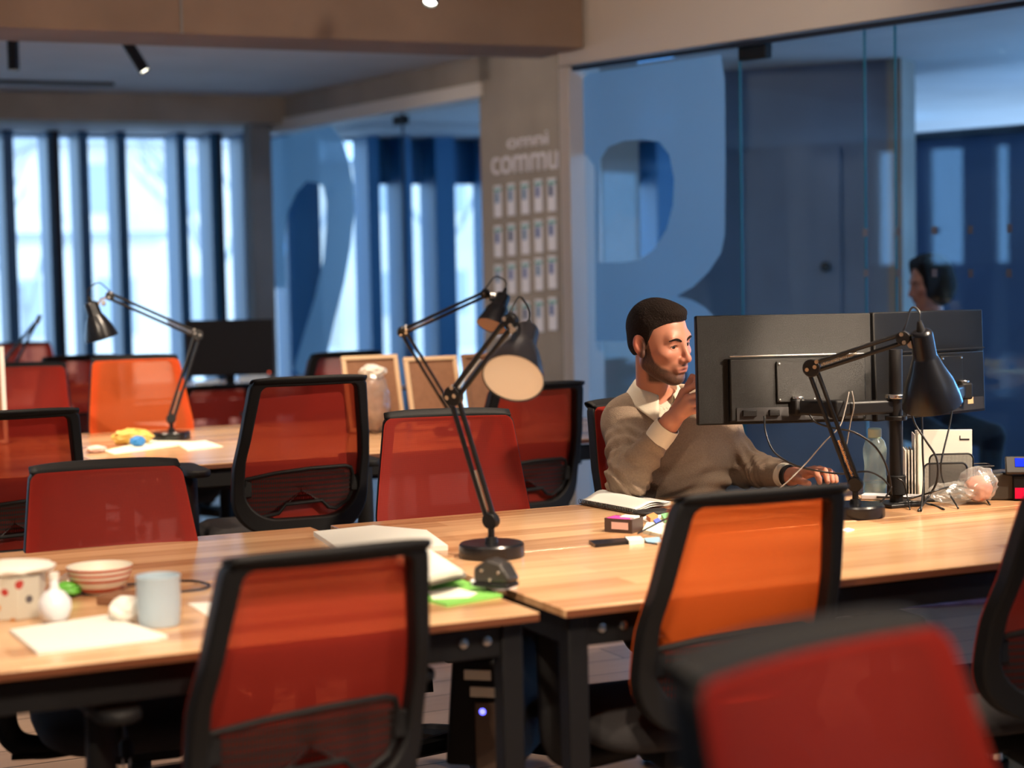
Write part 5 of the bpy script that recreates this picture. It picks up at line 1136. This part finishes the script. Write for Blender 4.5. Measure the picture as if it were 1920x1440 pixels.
        # neck opening: round hole plus V at the front
        hole = np.sqrt(b_[:, 0]**2+(b_[:, 1]-.01)**2)-.062
        vv_ = np.maximum(np.abs(b_[:, 0])*1.0-(b_[:, 2]+.095)*.62, -(b_[:, 1]-.0))
        d = smax(d, -np.minimum(hole, np.maximum(vv_*.8, -(b_[:, 2]+.13))), .008)
        d = np.maximum(d, -(b_[:, 2]+.50))
        return d
    V, F = sn(cloth, lo-.03, hi+.03, detail*1.35); P_ = V; mesh_np('pullover', V, F, cloth_mat, t)
    if not low:
        def shirt(P):
            b_ = tob(P, neck0); d = torso(P, .0055); return np.maximum(np.maximum(np.maximum(d, -torso(P, .0005)), -(b_[:, 2]+.19)), -(np.sqrt(b_[:, 0]**2+(b_[:, 1]-.006)**2)-.0605))
        V, F = sn(shirt, neck0-np.array([.2, .2, .22]), neck0+np.array([.2, .2, .12]), .0035); mesh_np('shirt', V, F, 'shirt_cloth', t)
        nd = (neck1-neck0)/np.linalg.norm(neck1-neck0); cx_ = BM[:, 0]; cy_ = BM[:, 1]
        def collar(u, s):
            ph = (u*2-1)*R(158); fr_ = abs(u*2-1)       # 0 at nape, 1 at front
            k_ = s/.38 if s < .38 else 1; h_ = .036*min(1, k_)*(1-.30*fr_**2); r_ = .0585+.002*min(1, k_)
            if s >= .38:
                e_ = (s-.38)/.62; ln = .036+.046*fr_**3; h_ -= ln*e_; r_ += .005+.020*e_+.012*e_*fr_
            b3 = np.array([math.sin(ph)*r_*1.0, -math.cos(ph)*r_*1.02+.012+.010*fr_, h_+.018-.030*fr_**1.5]); return tuple(neck0+BM@b3)
        MB().grid(collar, 40, 14).build('shirt_collar', 'shirt_cloth', t, normals=False, smooth=60, solid=.0016)
        for s in ('R', 'L'):
            e, w = L['el'+s], L['wr'+s]; dw_ = (w-e)/np.linalg.norm(w-e); le = np.linalg.norm(w-e); f0, f1 = (.66, .93) if s == 'R' else (.82, .95)
            r0_, r1_ = (.0385, .0375) if s == 'R' else (.037, .036)
            Mq = Matrix.Translation(Vector(e+dw_*le*f0)) @ Vector(dw_).to_track_quat('Z', 'Y').to_matrix().to_4x4(); l_ = le*(f1-f0)
            MB().lathe([(r0_, 0), (r0_+.001, l_*.5), (r1_, l_), (r1_-.003, l_), (r0_-.002, l_*.5), (r0_-.003, 0)], 32, Mq, close=True).build('shirt_cuff', 'shirt_cloth', t, smooth=60)
        e, w = L['elL'], L['wrL']; dw_ = (w-e)/np.linalg.norm(w-e); Mq = Matrix.Translation(Vector(w-dw_*.002)) @ Vector(dw_).to_track_quat('Z', 'Y').to_matrix().to_4x4()
        wt = MB().lathe([(.030, -.011), (.033, -.009), (.033, .009), (.030, .011)], 28, Mq, close=True).build('wristwatch_band', 'matt_black', t)
    # trousers and shoes
    fw_ = BM[:, 1]; rt = BM[:, 0]; hp = L['hip']; zf = -root[2]
    def legs(P):
        d = ell(P, hp+np.array([0, 0, -.03]), (.172, .14, .10), BM)
        for s in (-1, 1):
            h0 = hp+rt*s*.085+np.array([0, 0, -.045]); kn = h0+fw_*.40+rt*s*.05+np.array([0, 0, .0]); an = kn+fw_*(-.05)+np.array([0, 0, zf+.10-kn[2]])
            d = smin(d, cap(P, h0, kn, .085, .062), .04); d = smin(d, cap(P, kn, an, .060, .046), .02)
        return d
    V, F = sn(legs, hp-np.array([.7, .75, .62]), hp+np.array([.7, .6, .2]), .008 if not low else .014); mesh_np('trousers', V, F, 'trouser_cloth', t)
    for s in (-1, 1):
        h0 = hp+rt*s*.085; kn = h0+fw_*.40+rt*s*.05; an = kn-fw_*.05; an[2] = zf+.06
        mb = MB(); mb.tube([Vector(an-fw_*.06+np.array([0, 0, -.015])), Vector(an+np.array([0, 0, -.008])), Vector(an+fw_*.10+np.array([0, 0, -.022])), Vector(an+fw_*.19+np.array([0, 0, -.034]))], [.036, .046, .040, .024], 16)
        o = mb.build('shoe', 'matt_black', t, sub=1)
        for v in o.data.vertices: v.co.z = max(v.co.z, zf+.012)
    return t
M['eye_white'] = plain('eye_white', (.62, .56, .52), .2); M['iris'] = plain('iris', (.05, .028, .018), .15); M['pupil'] = plain('pupil', (.004, .004, .004), .1)
M['hair'] = plain('dark_brown_hair', (.017, .010, .007), .8, bump=.6, bscale=350); M['hair'].node_tree.nodes['Principled BSDF'].inputs['Specular IOR Level'].default_value = .15
M['knit'] = plain('taupe_knit', (.30, .215, .15), .9, noise=.10, nscale=180, bump=.5, bscale=420)
M['shirt_cloth'] = plain('cream_shirt', (.74, .66, .52), .8, bump=.1, bscale=300)
M['trouser_cloth'] = plain('dark_trousers', (.02, .022, .03), .9)
V3 = lambda x, y, d: A3(at(x, y, d))
LM = 'bearded man in a taupe pullover sitting behind the twin monitors, hand at his chin'
LW = 'dark-haired seated figure added behind the right glass pane in place of a reflection'
HANDS = {LM: {
    'handR': dict(wrist=V3(1258, 790, 5.13), k=[V3(1281, 735, 5.15), V3(1289, 746, 5.12), V3(1294, 758, 5.11), V3(1293, 771, 5.12)],
                  f=[[V3(1304, 722, 5.13), V3(1306, 709, 5.17), V3(1297, 705, 5.19)], [V3(1318, 738, 5.11), V3(1321, 730, 5.17), V3(1306, 726, 5.20)], [V3(1322, 754, 5.11), V3(1322, 750, 5.17), V3(1307, 746, 5.19)], [V3(1316, 769, 5.12), V3(1317, 765, 5.17), V3(1304, 762, 5.18)]],
                  thumb=[V3(1264, 770, 5.17), V3(1280, 748, 5.21), V3(1291, 722, 5.215), V3(1298, 706, 5.21)]),
    'handL': dict(wrist=V3(1486, 893, 5.29), k=[V3(1518, 884, 5.24), V3(1528, 880, 5.27), V3(1537, 880, 5.30), V3(1544, 883, 5.33)],
                  f=[[V3(1530, 886, 5.20), V3(1535, 897, 5.18), V3(1537, 905, 5.175)], [V3(1546, 883, 5.22), V3(1550, 895, 5.20), V3(1552, 904, 5.19)], [V3(1555, 884, 5.25), V3(1559, 894, 5.23), V3(1561, 902, 5.22)], [V3(1560, 888, 5.29), V3(1566, 896, 5.27), V3(1568, 902, 5.265)]],
                  thumb=[V3(1492, 896, 5.26), V3(1500, 901, 5.22), V3(1508, 904, 5.19), V3(1516, 907, 5.17)])},
    LW: {}}
J = dict(root=(at(1268, 950, 5.42).x, at(1268, 950, 5.42).y, .62), neck=V3(1226, 742, 5.42), chest=V3(1262, 832, 5.46), belly=V3(1268, 905, 5.44), hip=V3(1270, 1000, 5.46),
         shR=V3(1176, 792, 5.41), elR=V3(1178, 898, 5.21), wrR=V3(1258, 790, 5.13), shL=V3(1335, 795, 5.48), elL=V3(1398, 878, 5.52), wrL=V3(1482, 893, 5.30))
make_person(None, frame(293, 11, 5), V3(1236, 641, 5.32), frame(266, 4), J, LM, 'hair', 'knit')
slot = on(1552, 917, TZ); o = crumple('computer_mouse', 'black mouse under the seated man\'s left hand', 'mouse', 'matt_black', slot, .034, .052, .030, 71, amp=.03, rz=R(-40))
# second figure, added behind the glass to stand for a reflection
def W3(x, y): return A3(at(x, y, 8.9))
cx = at(1745, 520, 8.9)
J2 = dict(root=(cx.x, cx.y, .62), neck=W3(1735, 595), chest=W3(1730, 655), belly=W3(1730, 715), hip=W3(1732, 775), shR=W3(1690, 628), elR=W3(1695, 740), wrR=W3(1745, 690), shL=W3(1775, 625), elL=W3(1790, 700), wrL=W3(1762, 600))
M['dark_top'] = plain('dark_blue_top', (.03, .045, .09), .9)
HANDS[LW] = {'handL': dict(wrist=W3(1762, 596), k=[W3(1754, 572), W3(1757, 570), W3(1760, 570), W3(1763, 572)], f=[[W3(1752, 560), W3(1752, 552)], [W3(1756, 557), W3(1756, 548)], [W3(1760, 557), W3(1760, 549)], [W3(1764, 560), W3(1764, 553)]], thumb=[W3(1756, 590), W3(1750, 580), W3(1748, 572)])}
make_person(None, frame(165, 14, 0), W3(1742, 532), frame(262, 6), J2, LW, 'hair', 'dark_top', low=True, detail=.007)
t = set_down('laptop', 'pale open laptop board beside the person behind the glass', 'laptop', 1850, 0, z=TZ) if False else None
